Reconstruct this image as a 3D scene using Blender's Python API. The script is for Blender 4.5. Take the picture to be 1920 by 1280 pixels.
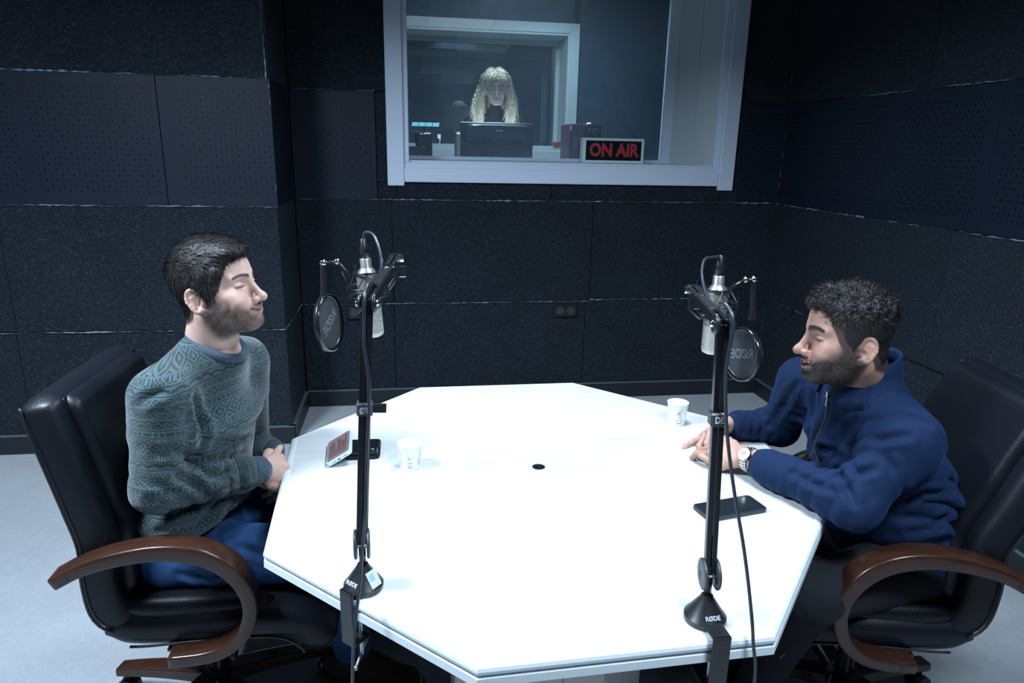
import bpy, math, random
import numpy as np
from mathutils import Vector, Matrix, Euler
for o in list(bpy.data.objects): bpy.data.objects.remove(o)
sc = bpy.context.scene
C = sc.collection
PI = math.pi
# ------------------------------------------------------------------ camera
CAMZ = 1.6
YAW, PITCH, ROLL, FPX = .1509, .2703, .0211, 1294.26
_cy, _sy = math.cos(YAW), math.sin(YAW)
FW = Vector((_sy*math.cos(PITCH), _cy*math.cos(PITCH), -math.sin(PITCH)))
_r = Vector((_cy, -_sy, 0)); _u = _r.cross(FW)
RT = _r*math.cos(ROLL)+_u*math.sin(ROLL); UP = -_r*math.sin(ROLL)+_u*math.cos(ROLL)
cd = bpy.data.cameras.new('camera'); cam = bpy.data.objects.new('camera', cd); C.objects.link(cam)
cd.sensor_width = 36; cd.lens = FPX/1920*36; cd.clip_start = .05; cd.clip_end = 60
cam.matrix_world = Matrix(((RT.x, UP.x, -FW.x, 0), (RT.y, UP.y, -FW.y, 0), (RT.z, UP.z, -FW.z, CAMZ), (0, 0, 0, 1)))
sc.camera = cam
sc.view_settings.view_transform = 'Standard'; sc.view_settings.look = 'None'
sc.view_settings.gamma = 1; sc.view_settings.use_curve_mapping = False
sc.view_settings.exposure = 0.35
w = bpy.data.worlds.new('world'); sc.world = w; w.use_nodes = True
w.node_tree.nodes['Background'].inputs[0].default_value = (.3, .5, .8, 1)
w.node_tree.nodes['Background'].inputs[1].default_value = .03
def area(name, loc, size, power, col=(.68, .83, 1), spread=150, rot=(0, 0, 0), sy=None):
    l = bpy.data.lights.new(name, 'AREA'); l.shape = 'RECTANGLE'; l.size = size; l.size_y = sy or size
    l.energy = power; l.color = col; l.spread = math.radians(spread)
    o = bpy.data.objects.new(name, l); C.objects.link(o); o.location = loc; o.rotation_euler = rot
    return o
area('ceiling_light_table', (.55, 1.95, 2.78), .55, 38, spread=155)
area('ceiling_light_near', (.95, .25, 2.78), .55, 60, spread=160)
area('ceiling_light_left', (-1.5, 1.2, 2.78), .55, 145, spread=165)
area('control_room_light', (.62, 4.98, 2.93), .5, 28, spread=160, col=(.70, .86, 1), rot=(.35, 0, 0))
area('control_room_light_rear', (1.3, 5.9, 2.95), .5, 9, spread=150, col=(.55, .80, 1))

def at(px, py, y=None, z=None, x=None):
    d = RT*((px-960)/FPX) - UP*((py-640)/FPX) + FW
    if y is not None: t = y/d.y
    elif z is not None: t = (z-CAMZ)/d.z
    else: t = x/d.x
    return Vector((d.x*t, d.y*t, CAMZ+d.z*t))
# ------------------------------------------------------------------ objects
def tag(o, label=None, cat=None, group=None, kind=None):
    if label: o['label'] = label
    if cat: o['category'] = cat
    if group: o['group'] = group
    if kind: o['kind'] = kind
    return o
def empty(name, loc=(0, 0, 0), rz=0, label=None, cat=None, group=None):
    o = bpy.data.objects.new(name, None); C.objects.link(o); o.location = loc; o.rotation_euler.z = rz
    o.empty_display_size = .05
    return tag(o, label, cat, group)
def W2L(root):
    return (Matrix.Translation(root.location) @ root.rotation_euler.to_matrix().to_4x4()).inverted()
class MB:
    def __init__(s): s.v = []; s.f = []; s.mi = []; s.m = 0
    def add(s, vs, fs):
        n = len(s.v); s.v += [Vector(p) for p in vs]; s.f += [tuple(i+n for i in f) for f in fs]; s.mi += [s.m]*len(fs); return s
    def box(s, lo, hi, b=0, M=None):
        (x0, y0, z0), (x1, y1, z1) = lo, hi
        if b <= 0:
            vs = [(x, y, z) for x in (x0, x1) for y in (y0, y1) for z in (z0, z1)]
            fs = [(0, 1, 3, 2), (4, 6, 7, 5), (0, 4, 5, 1), (2, 3, 7, 6), (0, 2, 6, 4), (1, 5, 7, 3)]
        else:
            vs = []; idx = {}
            for ix, x in enumerate((x0, x1)):
                for iy, y in enumerate((y0, y1)):
                    for iz, z in enumerate((z0, z1)):
                        dx, dy, dz = (b, -b)[ix], (b, -b)[iy], (b, -b)[iz]
                        for k, p in enumerate(((x, y+dy, z+dz), (x+dx, y, z+dz), (x+dx, y+dy, z))):
                            idx[(ix, iy, iz, k)] = len(vs); vs.append(p)
            g = lambda a, b_, c, k: idx[(a, b_, c, k)]
            fs = []
            for a in (0, 1):
                q = [g(a, 0, 0, 0), g(a, 1, 0, 0), g(a, 1, 1, 0), g(a, 0, 1, 0)]; fs.append(q if a else q[::-1])
                q = [g(0, a, 0, 1), g(1, a, 0, 1), g(1, a, 1, 1), g(0, a, 1, 1)]; fs.append(q[::-1] if a else q)
                q = [g(0, 0, a, 2), g(1, 0, a, 2), g(1, 1, a, 2), g(0, 1, a, 2)]; fs.append(q if a else q[::-1])
            for i in (0, 1):
                for j in (0, 1):
                    par = (i+j) % 2
                    q = [g(i, j, 0, 0), g(i, j, 1, 0), g(i, j, 1, 1), g(i, j, 0, 1)]; fs.append(q if par == 0 else q[::-1])
                    q = [g(i, 0, j, 0), g(i, 0, j, 2), g(i, 1, j, 2), g(i, 1, j, 0)]; fs.append(q if par == 0 else q[::-1])
                    q = [g(0, i, j, 1), g(1, i, j, 1), g(1, i, j, 2), g(0, i, j, 2)]; fs.append(q if par == 0 else q[::-1])
                    for k in (0, 1):
                        q = [g(i, j, k, 0), g(i, j, k, 1), g(i, j, k, 2)]; fs.append(q if (i+j+k) % 2 else q[::-1])
        if M: vs = [M @ Vector(p) for p in vs]
        return s.add(vs, fs)
    def prism(s, pts, z0, z1, M=None):
        n = len(pts); vs = [(x, y, z0) for x, y in pts]+[(x, y, z1) for x, y in pts]
        fs = [tuple(range(n-1, -1, -1)), tuple(range(n, 2*n))]+[(i, (i+1) % n, n+(i+1) % n, n+i) for i in range(n)]
        if M: vs = [M @ Vector(p) for p in vs]
        return s.add(vs, fs)
    def lathe(s, prof, n=24, M=None, cap=True):
        vs = []; fs = []
        for r, z in prof:
            vs += [(r*math.cos(2*PI*i/n), r*math.sin(2*PI*i/n), z) for i in range(n)]
        for k in range(len(prof)-1):
            for i in range(n):
                a, b = k*n+i, k*n+(i+1) % n; fs.append((a, b, b+n, a+n))
        if cap: fs += [tuple(range(n-1, -1, -1)), tuple((len(prof)-1)*n+i for i in range(n))]
        if M: vs = [M @ Vector(p) for p in vs]
        return s.add(vs, fs)
    def tube(s, pts, r, n=8, close=False):
        pts = [Vector(p) for p in pts]; m = len(pts)
        rs = r if isinstance(r, (list, tuple)) else [r]*m
        vs = []; fs = []; up = None
        for i, p in enumerate(pts):
            if close: t = pts[(i+1) % m]-pts[i-1]
            else: t = pts[min(i+1, m-1)]-pts[max(i-1, 0)]
            t.normalize()
            if up is None: up = t.orthogonal().normalized()
            up = (up-t*up.dot(t)).normalized(); sd = t.cross(up)
            vs += [p+(up*math.cos(2*PI*j/n)+sd*math.sin(2*PI*j/n))*rs[i] for j in range(n)]
        for i in range(m if close else m-1):
            for j in range(n):
                a, b = i*n+j, i*n+(j+1) % n; c = ((i+1) % m)*n
                fs.append((a, b, c+(j+1) % n, c+j))
        if not close: fs += [tuple(range(n-1, -1, -1)), tuple((m-1)*n+j for j in range(n))]
        return s.add(vs, fs)
    def cyl(s, a, b, r, n=16, r2=None): return s.tube([a, b], [r, r if r2 is None else r2], n)
    def ball(s, c, r, n=12, sc=(1, 1, 1)):
        c = Vector(c); vs = [c+Vector((0, 0, -r*sc[2]))]; fs = []; m = n//2
        for k in range(1, m):
            a = -PI/2+PI*k/m
            vs += [c+Vector((math.cos(a)*math.cos(2*PI*j/n)*r*sc[0], math.cos(a)*math.sin(2*PI*j/n)*r*sc[1], math.sin(a)*r*sc[2])) for j in range(n)]
        vs.append(c+Vector((0, 0, r*sc[2])))
        for j in range(n): fs.append((0, 1+(j+1) % n, 1+j))
        for k in range(m-2):
            for j in range(n):
                a, b = 1+k*n+j, 1+k*n+(j+1) % n; fs.append((a, b, b+n, a+n))
        for j in range(n): fs.append((len(vs)-1, 1+(m-2)*n+j, 1+(m-2)*n+(j+1) % n))
        return s.add(vs, fs)
    def build(s, name, mats, parent=None, smooth=False, world=False, bev=0, seg=2, sub=0):
        if not isinstance(mats, (list, tuple)): mats = [mats]
        vs = s.v
        if parent is not None and world:
            M = root_inv(parent); vs = [M @ p for p in vs]
        me = bpy.data.meshes.new(name); me.from_pydata([tuple(p) for p in vs], [], s.f)
        for m in mats: me.materials.append(m)
        me.polygons.foreach_set('material_index', s.mi)
        if smooth: me.polygons.foreach_set('use_smooth', [True]*len(s.f))
        me.update()
        o = bpy.data.objects.new(name, me); C.objects.link(o)
        if parent is not None: o.parent = parent
        if bev:
            b = o.modifiers.new('b', 'BEVEL'); b.width = bev; b.segments = seg; b.limit_method = 'ANGLE'; b.angle_limit = .6
            if smooth is None: pass
        if sub:
            u = o.modifiers.new('s', 'SUBSURF'); u.levels = sub; u.render_levels = sub
        if smooth == 'angle' or (bev and smooth):
            pass
        return o
def root_inv(p):
    M = Matrix.Identity(4)
    while p is not None:
        M = Matrix.Translation(p.location) @ p.rotation_euler.to_matrix().to_4x4() @ M
        p = p.parent
    return M.inverted()
def mesh_np(name, V, Fq, mats, parent=None, attrs=None, uv=None):
    V = np.asarray(V, np.float32)
    if parent is not None:
        M = np.array(root_inv(parent), np.float32); V = V @ M[:3, :3].T + M[:3, 3]
    me = bpy.data.meshes.new(name); n = len(Fq); k = Fq.shape[1]
    me.vertices.add(len(V)); me.vertices.foreach_set('co', V.ravel())
    me.loops.add(n*k); me.loops.foreach_set('vertex_index', Fq.astype(np.int32).ravel())
    me.polygons.add(n); me.polygons.foreach_set('loop_start', np.arange(0, n*k, k, dtype=np.int32))
    me.update(calc_edges=True)
    me.polygons.foreach_set('use_smooth', np.ones(n, bool))
    if not isinstance(mats, (list, tuple)): mats = [mats]
    for m in mats: me.materials.append(m)
    for an, (ty, data) in (attrs or {}).items():
        a = me.attributes.new(an, ty, 'POINT')
        if ty == 'FLOAT_COLOR':
            a.data.foreach_set('color', (data if data.shape[1] == 4 else np.concatenate([data, np.ones((len(data), 1))], 1)).astype(np.float32).ravel())
        elif ty == 'FLOAT_VECTOR': a.data.foreach_set('vector', data.astype(np.float32).ravel())
        else: a.data.foreach_set('value', data.astype(np.float32).ravel())
    me.update()
    o = bpy.data.objects.new(name, me); C.objects.link(o)
    if parent is not None: o.parent = parent
    return o
def text_obj(name, body, size, M, mat, parent, extrude=.0004, bold=0., sx=1.0, align='CENTER'):
    cu = bpy.data.curves.new('t', 'FONT'); cu.body = body; cu.size = size; cu.extrude = extrude; cu.offset = bold
    cu.align_x = align; cu.align_y = 'CENTER'; cu.resolution_u = 3
    to = bpy.data.objects.new('t', cu); C.objects.link(to)
    dg = bpy.context.evaluated_depsgraph_get(); me = bpy.data.meshes.new_from_object(to.evaluated_get(dg))
    bpy.data.objects.remove(to)
    MM = (root_inv(parent) if parent is not None else Matrix.Identity(4)) @ M @ Matrix.Diagonal((sx, 1, 1, 1))
    me.transform(MM)
    me.materials.clear(); me.materials.append(mat)
    o = bpy.data.objects.new(name, me); C.objects.link(o); o.parent = parent
    return o
def frameM(o, x, y):
    x = Vector(x).normalized(); y = Vector(y); y = (y-x*y.dot(x)).normalized(); z = x.cross(y); o = Vector(o)
    return Matrix(((x.x, y.x, z.x, o.x), (x.y, y.y, z.y, o.y), (x.z, y.z, z.z, o.z), (0, 0, 0, 1)))
def bez(pts, n=8):
    """Catmull-Rom through the points"""
    P = [Vector(p) for p in pts]; P = [P[0]*2-P[1]]+P+[P[-1]*2-P[-2]]; out = []
    for i in range(1, len(P)-2):
        for k in range(n):
            t = k/n; a, b, c, d = P[i-1:i+3]
            out.append(.5*((2*b)+(c-a)*t+(2*a-5*b+4*c-d)*t*t+(3*b-a-3*c+d)*t**3))
    out.append(P[-2]); return out
# ------------------------------------------------------------------ materials
class X:
    """tiny expression wrapper for math nodes"""
    nt = None
    def __init__(s, sock): s.s = sock
    @staticmethod
    def m(op, *a):
        n = X.nt.nodes.new('ShaderNodeMath'); n.operation = op
        for i, v in enumerate(a):
            if isinstance(v, X): X.nt.links.new(v.s, n.inputs[i])
            else: n.inputs[i].default_value = v
        return X(n.outputs[0])
    def __add__(s, o): return X.m('ADD', s, o)
    def __radd__(s, o): return X.m('ADD', s, o)
    def __sub__(s, o): return X.m('SUBTRACT', s, o)
    def __rsub__(s, o): return X.m('SUBTRACT', o, s)
    def __mul__(s, o): return X.m('MULTIPLY', s, o)
    def __rmul__(s, o): return X.m('MULTIPLY', s, o)
    def __truediv__(s, o): return X.m('DIVIDE', s, o)
    def gt(s, o): return X.m('GREATER_THAN', s, o)
    def lt(s, o): return X.m('LESS_THAN', s, o)
    def abs(s): return X.m('ABSOLUTE', s)
    def fr(s): return X.m('FRACT', s)
    def fl(s): return X.m('FLOOR', s)
    def pp(s, o): return X.m('PINGPONG', s, o)
    def max(s, o): return X.m('MAXIMUM', s, o)
    def min(s, o): return X.m('MINIMUM', s, o)
def newmat(name):
    m = bpy.data.materials.new(name); m.use_nodes = True; nt = m.node_tree; X.nt = nt
    return m, nt, nt.nodes['Principled BSDF']
def lin(c): return tuple((v/255/12.92 if v/255 <= .04045 else ((v/255+.055)/1.055)**2.4) for v in c)
def nn(nt, t, **k):
    n = nt.nodes.new(t)
    for a, v in k.items():
        if a in n.inputs: n.inputs[a].default_value = v
        else: setattr(n, a, v)
    return n
def mix(nt, f, a, b):
    n = nt.nodes.new('ShaderNodeMix'); n.data_type = 'RGBA'
    n.clamp_factor = True
    for i, v in ((0, f), (6, a), (7, b)):
        if isinstance(v, X): nt.links.new(v.s, n.inputs[i])
        elif hasattr(v, 'is_output'): nt.links.new(v, n.inputs[i])
        else: n.inputs[i].default_value = v if i == 0 else (*v[:3], 1)
    return n.outputs[2]
def noise(nt, scale, detail=3, coord='Object', rough=.5, stretch=None):
    tc = nt.nodes.new('ShaderNodeTexCoord'); src = tc.outputs[coord]
    if stretch:
        mp = nt.nodes.new('ShaderNodeMapping'); mp.inputs['Scale'].default_value = stretch
        nt.links.new(src, mp.inputs[0]); src = mp.outputs[0]
    n = nn(nt, 'ShaderNodeTexNoise', Scale=scale, Detail=detail, Roughness=rough); nt.links.new(src, n.inputs['Vector'])
    return n
def bump(nt, b, h, strength=.3, dist=.01):
    bm = nn(nt, 'ShaderNodeBump', Strength=strength, Distance=dist)
    nt.links.new(h.s if isinstance(h, X) else h, bm.inputs['Height']); nt.links.new(bm.outputs[0], b.inputs['Normal']); return bm
def simple(name, col, rough=.5, metal=0, spec=.5, nscale=0, nstr=0, var=0, coat=0, sheen=0, emit=None, estr=1, ndist=.002, stretch=None):
    m, nt, b = newmat(name)
    b.inputs['Base Color'].default_value = (*col, 1); b.inputs['Roughness'].default_value = rough
    b.inputs['Metallic'].default_value = metal; b.inputs['Specular IOR Level'].default_value = spec
    b.inputs['Coat Weight'].default_value = coat; b.inputs['Sheen Weight'].default_value = sheen
    if emit: b.inputs['Emission Color'].default_value = (*emit, 1); b.inputs['Emission Strength'].default_value = estr
    if nscale:
        n = noise(nt, nscale, stretch=stretch)
        if nstr: bump(nt, b, n.outputs[0], nstr, ndist)
        if var:
            cr = mix(nt, X(n.outputs[0]), tuple(c*(1-var) for c in col), tuple(min(1, c*(1+var)) for c in col))
            nt.links.new(cr, b.inputs['Base Color'])
    return m
M = {}
M['black'] = simple('black_plastic', (.010, .011, .013), .35)
M['blackm'] = simple('black_metal', (.012, .013, .015), .28, .3)
M['darkgrey'] = simple('dark_grey_plastic', (.035, .038, .042), .45)
M['chrome'] = simple('chrome', (.75, .77, .8), .12, 1)
M['nickel'] = simple('satin_nickel', (.62, .60, .56), .32, 1, nscale=300, nstr=.1)
M['steel'] = simple('galvanised_steel', (.5, .48, .42), .4, 1)
M['white_paper'] = simple('white_paper', (.80, .82, .80), .55)
M['ink'] = simple('grey_ink', (.16, .18, .19), .6)
M['letter'] = simple('pale_lettering', (.42, .47, .52), .6)
M['letterdim'] = simple('dim_lettering', (.10, .12, .14), .7)
M['case'] = simple('pale_phone_case', (.50, .62, .72), .4)
M['glassblack'] = simple('black_glass', (.01, .012, .014), .12, spec=.6)
M['wframe'] = simple('white_painted_wood', (.54, .62, .73), .5, nscale=60, nstr=.06, ndist=.002)
M['wframe2'] = simple('grey_painted_wood', (.46, .52, .54), .55, nscale=60, nstr=.06)
M['stitch'] = simple('stitching', (.05, .055, .06), .6)
# table
m, nt, b = newmat('table_laminate')
n = noise(nt, 6, 4, stretch=(1, 9, 1)); nt.links.new(mix(nt, X(n.outputs[0]), (.46, .475, .48), (.62, .63, .62)), b.inputs['Base Color'])
b.inputs['Roughness'].default_value = .34; bump(nt, b, n.outputs[0], .04, .002); M['table'] = m
# carpet
m, nt, b = newmat('carpet')
n = noise(nt, 1.6, 5, rough=.7); n2 = noise(nt, 170, 3, rough=.8); n3 = noise(nt, 35, 3)
f = X(n.outputs[0])*.55+X(n2.outputs[0])*.5+X(n3.outputs[0])*.25-.32
nt.links.new(mix(nt, f, (.20, .225, .25), (.50, .53, .56)), b.inputs['Base Color'])
b.inputs['Roughness'].default_value = .95; b.inputs['Sheen Weight'].default_value = .25; bump(nt, b, X(n2.outputs[0])+X(n3.outputs[0])*.6, .9, .006); M['carpet'] = m
# acoustic fibre board
m, nt, b = newmat('acoustic_fibre_board')
n = noise(nt, 120, 5, rough=.75); n2 = noise(nt, 60, 4, rough=.75, stretch=(1, 1, 2.4)); n3 = noise(nt, 3, 3); n4 = noise(nt, 70, 6, rough=.85, stretch=(1, 1, 1.8))
h = X(n.outputs[0])*.55+X(n2.outputs[0])*.9+X(n4.outputs[0])*.5
spk = X.m('SMOOTH_MIN', X(n4.outputs[0]).gt(.70), 1.0, .01)
base = mix(nt, X(n3.outputs[0]), (.026, .042, .062), (.054, .080, .115))
dk = mix(nt, (X(n4.outputs[0])-.30)*3.2, (.0025, .0035, .005), base)
nt.links.new(mix(nt, ((X(n2.outputs[0])*X(n4.outputs[0]))-.30)*13., dk, (.13, .17, .21)), b.inputs['Base Color'])
b.inputs['Roughness'].default_value = .6; b.inputs['Specular IOR Level'].default_value = .3; bump(nt, b, h, 1., .05); M['fibre'] = m
# perforated board : holes in a grid, big and small alternating
def perf_mat(name, ax, flds, z0, z1, pitch=.0272):
    m, nt, b = newmat(name)
    g = nt.nodes.new('ShaderNodeNewGeometry'); s = nt.nodes.new('ShaderNodeSeparateXYZ'); nt.links.new(g.outputs['Position'], s.inputs[0])
    U = X(s.outputs[ax]); Z = X(s.outputs[2])
    mask = None
    for a0, a1 in flds:
        q = U.gt(a0)*U.lt(a1); mask = q if mask is None else mask.max(q)
    mask = mask*Z.gt(z0)*Z.lt(z1)
    us, zs = U/pitch, Z/pitch
    par = ((us.fl()+zs.fl())*.5).fr().gt(.25)
    r = par*.10+.115
    du, dz = us.fr()-.5, zs.fr()-.5
    d = X.m('SQRT', du*du+dz*dz)
    hole = X.m('LESS_THAN', d, r)*mask
    rim = X.m('LESS_THAN', (d-r).abs(), .05)*mask
    n3 = noise(nt, 4, 3)
    base = mix(nt, X(n3.outputs[0]), (.0055, .0100, .0195), (.008, .0140, .027))
    nt.links.new(mix(nt, hole, base, (.002, .002, .003)), b.inputs['Base Color'])
    b.inputs['Roughness'].default_value = .5; b.inputs['Specular IOR Level'].default_value = .22
    n2 = noise(nt, 90, 3)
    bump(nt, b, X(n2.outputs[0])*.08-hole, .9, .004)
    return m
# glass
def glass_mat(name, haze, refl=1.0):
    m = bpy.data.materials.new(name); m.use_nodes = True; nt = m.node_tree; nt.nodes.clear(); X.nt = nt
    out = nt.nodes.new('ShaderNodeOutputMaterial'); tr = nt.nodes.new('ShaderNodeBsdfTransparent'); tr.inputs[0].default_value = (.90, .96, .97, 1)
    gl = nt.nodes.new('ShaderNodeBsdfGlossy'); gl.inputs['Roughness'].default_value = .01
    fr = nt.nodes.new('ShaderNodeFresnel'); fr.inputs[0].default_value = 1.5
    f = X(fr.outputs[0])*(1.8*refl); f = f.min(1.)
    m1 = nt.nodes.new('ShaderNodeMixShader'); nt.links.new(f.s, m1.inputs[0]); nt.links.new(tr.outputs[0], m1.inputs[1]); nt.links.new(gl.outputs[0], m1.inputs[2])
    df = nt.nodes.new('ShaderNodeBsdfDiffuse'); df.inputs[0].default_value = (.42, .58, .80, 1)  # pale diffuse layer painting the haze of reflected room light
    tl = nt.nodes.new('ShaderNodeBsdfTranslucent'); tl.inputs[0].default_value = (.5, .62, .7, 1)
    ad = nt.nodes.new('ShaderNodeAddShader'); nt.links.new(df.outputs[0], ad.inputs[0]); nt.links.new(tl.outputs[0], ad.inputs[1])
    n = noise(nt, 1.6, 4); n2 = noise(nt, 20, 4)
    m2 = nt.nodes.new('ShaderNodeMixShader'); fd = X(n.outputs[0])*haze*1.2+X(n2.outputs[0])*haze*.5; nt.links.new(fd.s, m2.inputs[0])
    nt.links.new(m1.outputs[0], m2.inputs[1]); nt.links.new(ad.outputs[0], m2.inputs[2]); nt.links.new(m2.outputs[0], out.inputs[0])
    return m
M['glass'] = glass_mat('window_glass', .055); M['glass2'] = glass_mat('rear_window_glass', .03, 1.6)
M['leather'] = simple('black_leather', (.0045, .0058, .009), .42, spec=.25, nscale=220, nstr=.35, ndist=.0015)
# wood of chair arms
m, nt, b = newmat('dark_walnut_lacquer')
n = noise(nt, 14, 5, stretch=(1, 8, 3)); nt.links.new(mix(nt, X(n.outputs[0]), (.012, .0045, .003), (.046, .018, .0095)), b.inputs['Base Color'])
b.inputs['Roughness'].default_value = .3; b.inputs['Specular IOR Level'].default_value = .3; b.inputs['Coat Weight'].default_value = .35; b.inputs['Coat Roughness'].default_value = .18; M['wood'] = m
# skin, hair: base colour from a vertex attribute
def attr_mat(name, rough=.5, sss=0, nscale=0, nstr=0, spec=.4, sheen=0):
    m, nt, b = newmat(name); a = nt.nodes.new('ShaderNodeAttribute'); a.attribute_name = 'col'
    if name == 'skin':   # alpha of the attribute = stubble density
        nb = noise(nt, 700, 3, rough=.8); nb2 = noise(nt, 90, 3)
        al = X(a.outputs['Alpha']); f = (al*(X(nb.outputs[0])*1.5+X(nb2.outputs[0])*.5+.15)).min(.95)
        ns = noise(nt, 260, 3); sk = mix(nt, (X(ns.outputs[0])-.45)*.5, a.outputs['Color'], (.42, .20, .16))
        nt.links.new(mix(nt, f, sk, (.038, .025, .020)), b.inputs['Base Color'])
    else: nt.links.new(a.outputs['Color'], b.inputs['Base Color'])
    b.inputs['Roughness'].default_value = rough; b.inputs['Specular IOR Level'].default_value = spec
    b.inputs['Sheen Weight'].default_value = sheen
    if sss:
        b.inputs['Subsurface Weight'].default_value = sss; b.inputs['Subsurface Radius'].default_value = (.010, .004, .002); b.inputs['Subsurface Scale'].default_value = 1
    if nscale: n = noise(nt, nscale, 3); bump(nt, b, n.outputs[0], nstr, .001)
    return m
M['skin'] = attr_mat('skin', .48, .12, 420, .15)
M['hairdark'] = simple('dark_hair', (.012, .010, .010), .5, spec=.4)
M['beard'] = simple('dark_brown_stubble', (.022, .015, .012), .6, spec=.2)
M['hairblond'] = attr_mat('blond_hair', .6, spec=.25)
M['edge_glint'] = simple('pale_edge_highlight', (.15, .21, .26), .7, nscale=200, nstr=.5, var=.7)  # pale tone stands for light caught on the board edges
def cloth(name, col, var=.2, rough=.85, sheen=.3, ns=500, st=.3):
    m, nt, b = newmat(name); n = noise(nt, 9, 4); n2 = noise(nt, ns, 2)
    nt.links.new(mix(nt, X(n.outputs[0]), tuple(c*(1-var) for c in col), tuple(c*(1+var) for c in col)), b.inputs['Base Color'])
    b.inputs['Roughness'].default_value = rough; b.inputs['Sheen Weight'].default_value = sheen; b.inputs['Sheen Tint'].default_value = (*[min(1, c*6) for c in col], 1)
    b.inputs['Specular IOR Level'].default_value = .2
    bump(nt, b, n2.outputs[0], st, .001); return m
M['navy'] = cloth('navy_fleece', (.0038, .0135, .043)); M['navy2'] = cloth('navy_ribbing', (.003, .010, .034), ns=300, st=.5)
M['denim'] = cloth('blue_denim', (.015, .048, .125), .45, ns=700, st=.6); M['black_cloth'] = cloth('black_cloth', (.008, .009, .012))
M['rib'] = cloth('grey_wool_ribbing', (.045, .062, .085), .2, ns=350, st=.7)
M['boot'] = cloth('brown_suede', (.035, .022, .014), .3, sheen=.1)
# fair isle knit from the 'knit' attribute (metres round the body, metres along it)
m, nt, b = newmat('fair_isle_knit')
a = nt.nodes.new('ShaderNodeAttribute'); a.attribute_name = 'knit'; s = nt.nodes.new('ShaderNodeSeparateXYZ'); nt.links.new(a.outputs['Vector'], s.inputs[0])
st = .0027
nw = noise(nt, 40, 2); U = ((X(s.outputs[0])+X(nw.outputs[0])*.004)/st).fl()*st; V = ((X(s.outputs[1])+X(nw.outputs[0])*.006)/st).fl()*st
P = .176; SC = 1.28; U = U*SC; V = V*SC; v = ((V/P).fr())*P
def band(a0, a1): return v.gt(a0)*v.lt(a1)
def dia(c, h, p, f): return (((U+.5).pp(p/2)/(p/2)+(v-c).abs()/h)*f).fr().gt(.52)
def zig(p, q, k=1.): return ((v+(U+.5).pp(p/2)*k)/q).fr().gt(.5)
pat = band(.0, .042)*dia(.021, .021, .042, 1.5)
pat = pat+band(.045, .049)+band(.052, .064)*((U+.5)/.013).fr().gt(.25)+band(.067, .070)
pat = pat+band(.073, .096)*zig(.019, .0128)
pat = pat+band(.099, .102)+band(.104, .122)*dia(.113, .009, .0192, 1.)+band(.124, .127)
pat = pat+band(.130, .146)*zig(.032, .0165, .6)+band(.149, .153)+band(.156, .172)*dia(.164, .008, .026, 2.)
nz = noise(nt, 260, 3); nl = noise(nt, 5, 3)
fleck = X(nz.outputs[0])*.5
light = mix(nt, X(nz.outputs[0]), (.028, .052, .062), (.062, .093, .104)); dark = mix(nt, X(nz.outputs[0]), (.004, .014, .015), (.014, .030, .029))
nt.links.new(mix(nt, pat.min(1.)*.92, light, dark), b.inputs['Base Color'])
b.inputs['Roughness'].default_value = .95; b.inputs['Sheen Weight'].default_value = .25; b.inputs['Specular IOR Level'].default_value = .15
bump(nt, b, X(nz.outputs[0])+pat*.3, .8, .002); M['knit'] = m
# ------------------------------------------------------------------ room
D, XR, PY, XL = 4.277, 2.378, 3.705, -.658      # back wall, right wall, pier face, pier side
ZBB, ZJ, ZP0, ZP1, ZW = .104, .664, 1.297, 1.911, 1.40
CEIL, WLX, WFY = 2.95, -3.1, -2.2
def struct(name, mb, mat, **k):
    o = mb.build(name, mat, **k); o['kind'] = 'structure'; return o
mb = MB(); mb.box((WLX-.1, WFY-.1, -.06), (XR+.1, D, 0)); struct('floor', mb, M['carpet'])
M['ceil'] = simple('dark_ceiling', (.05, .055, .06), .8)
mb = MB(); mb.box((WLX-.1, WFY-.1, CEIL), (XR+.1, D+.3, CEIL+.08)); struct('ceiling', mb, M['ceil'])
wallcol = simple('dark_wall_backing', (.008, .010, .013), .8)
WX0, WX1, WZ1 = -.118, 2.05, 2.86   # outer edge of the window casing
mb = MB(); mb.box((XL-.3, D+.03, 0), (WX0+.06, D+.2, CEIL)); mb.box((WX1-.06, D+.03, 0), (XR+.1, D+.2, CEIL)); mb.box((WX0+.06, D+.03, 0), (WX1-.06, D+.2, ZW+.06)); mb.box((WX0+.06, D+.03, WZ1-.05), (WX1-.06, D+.2, CEIL))
wall_back = struct('wall_back', mb, wallcol)
mb = MB(); mb.box((XR+.03, WFY, 0), (XR+.13, D+.03, CEIL)); wall_right = struct('wall_right', mb, wallcol)
mb = MB(); mb.box((WLX, PY+.03, 0), (XL-.03, D+.2, CEIL)); wall_pier = struct('wall_pier', mb, wallcol)
mb = MB(); mb.box((WLX-.1, WFY, 0), (WLX, PY+.03, CEIL)); struct('wall_left', mb, wallcol)
mb = MB(); mb.box((WLX-.1, WFY-.1, 0), (XR+.1, WFY, CEIL)); struct('wall_front', mb, wallcol)
rng = random.Random(5)
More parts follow.
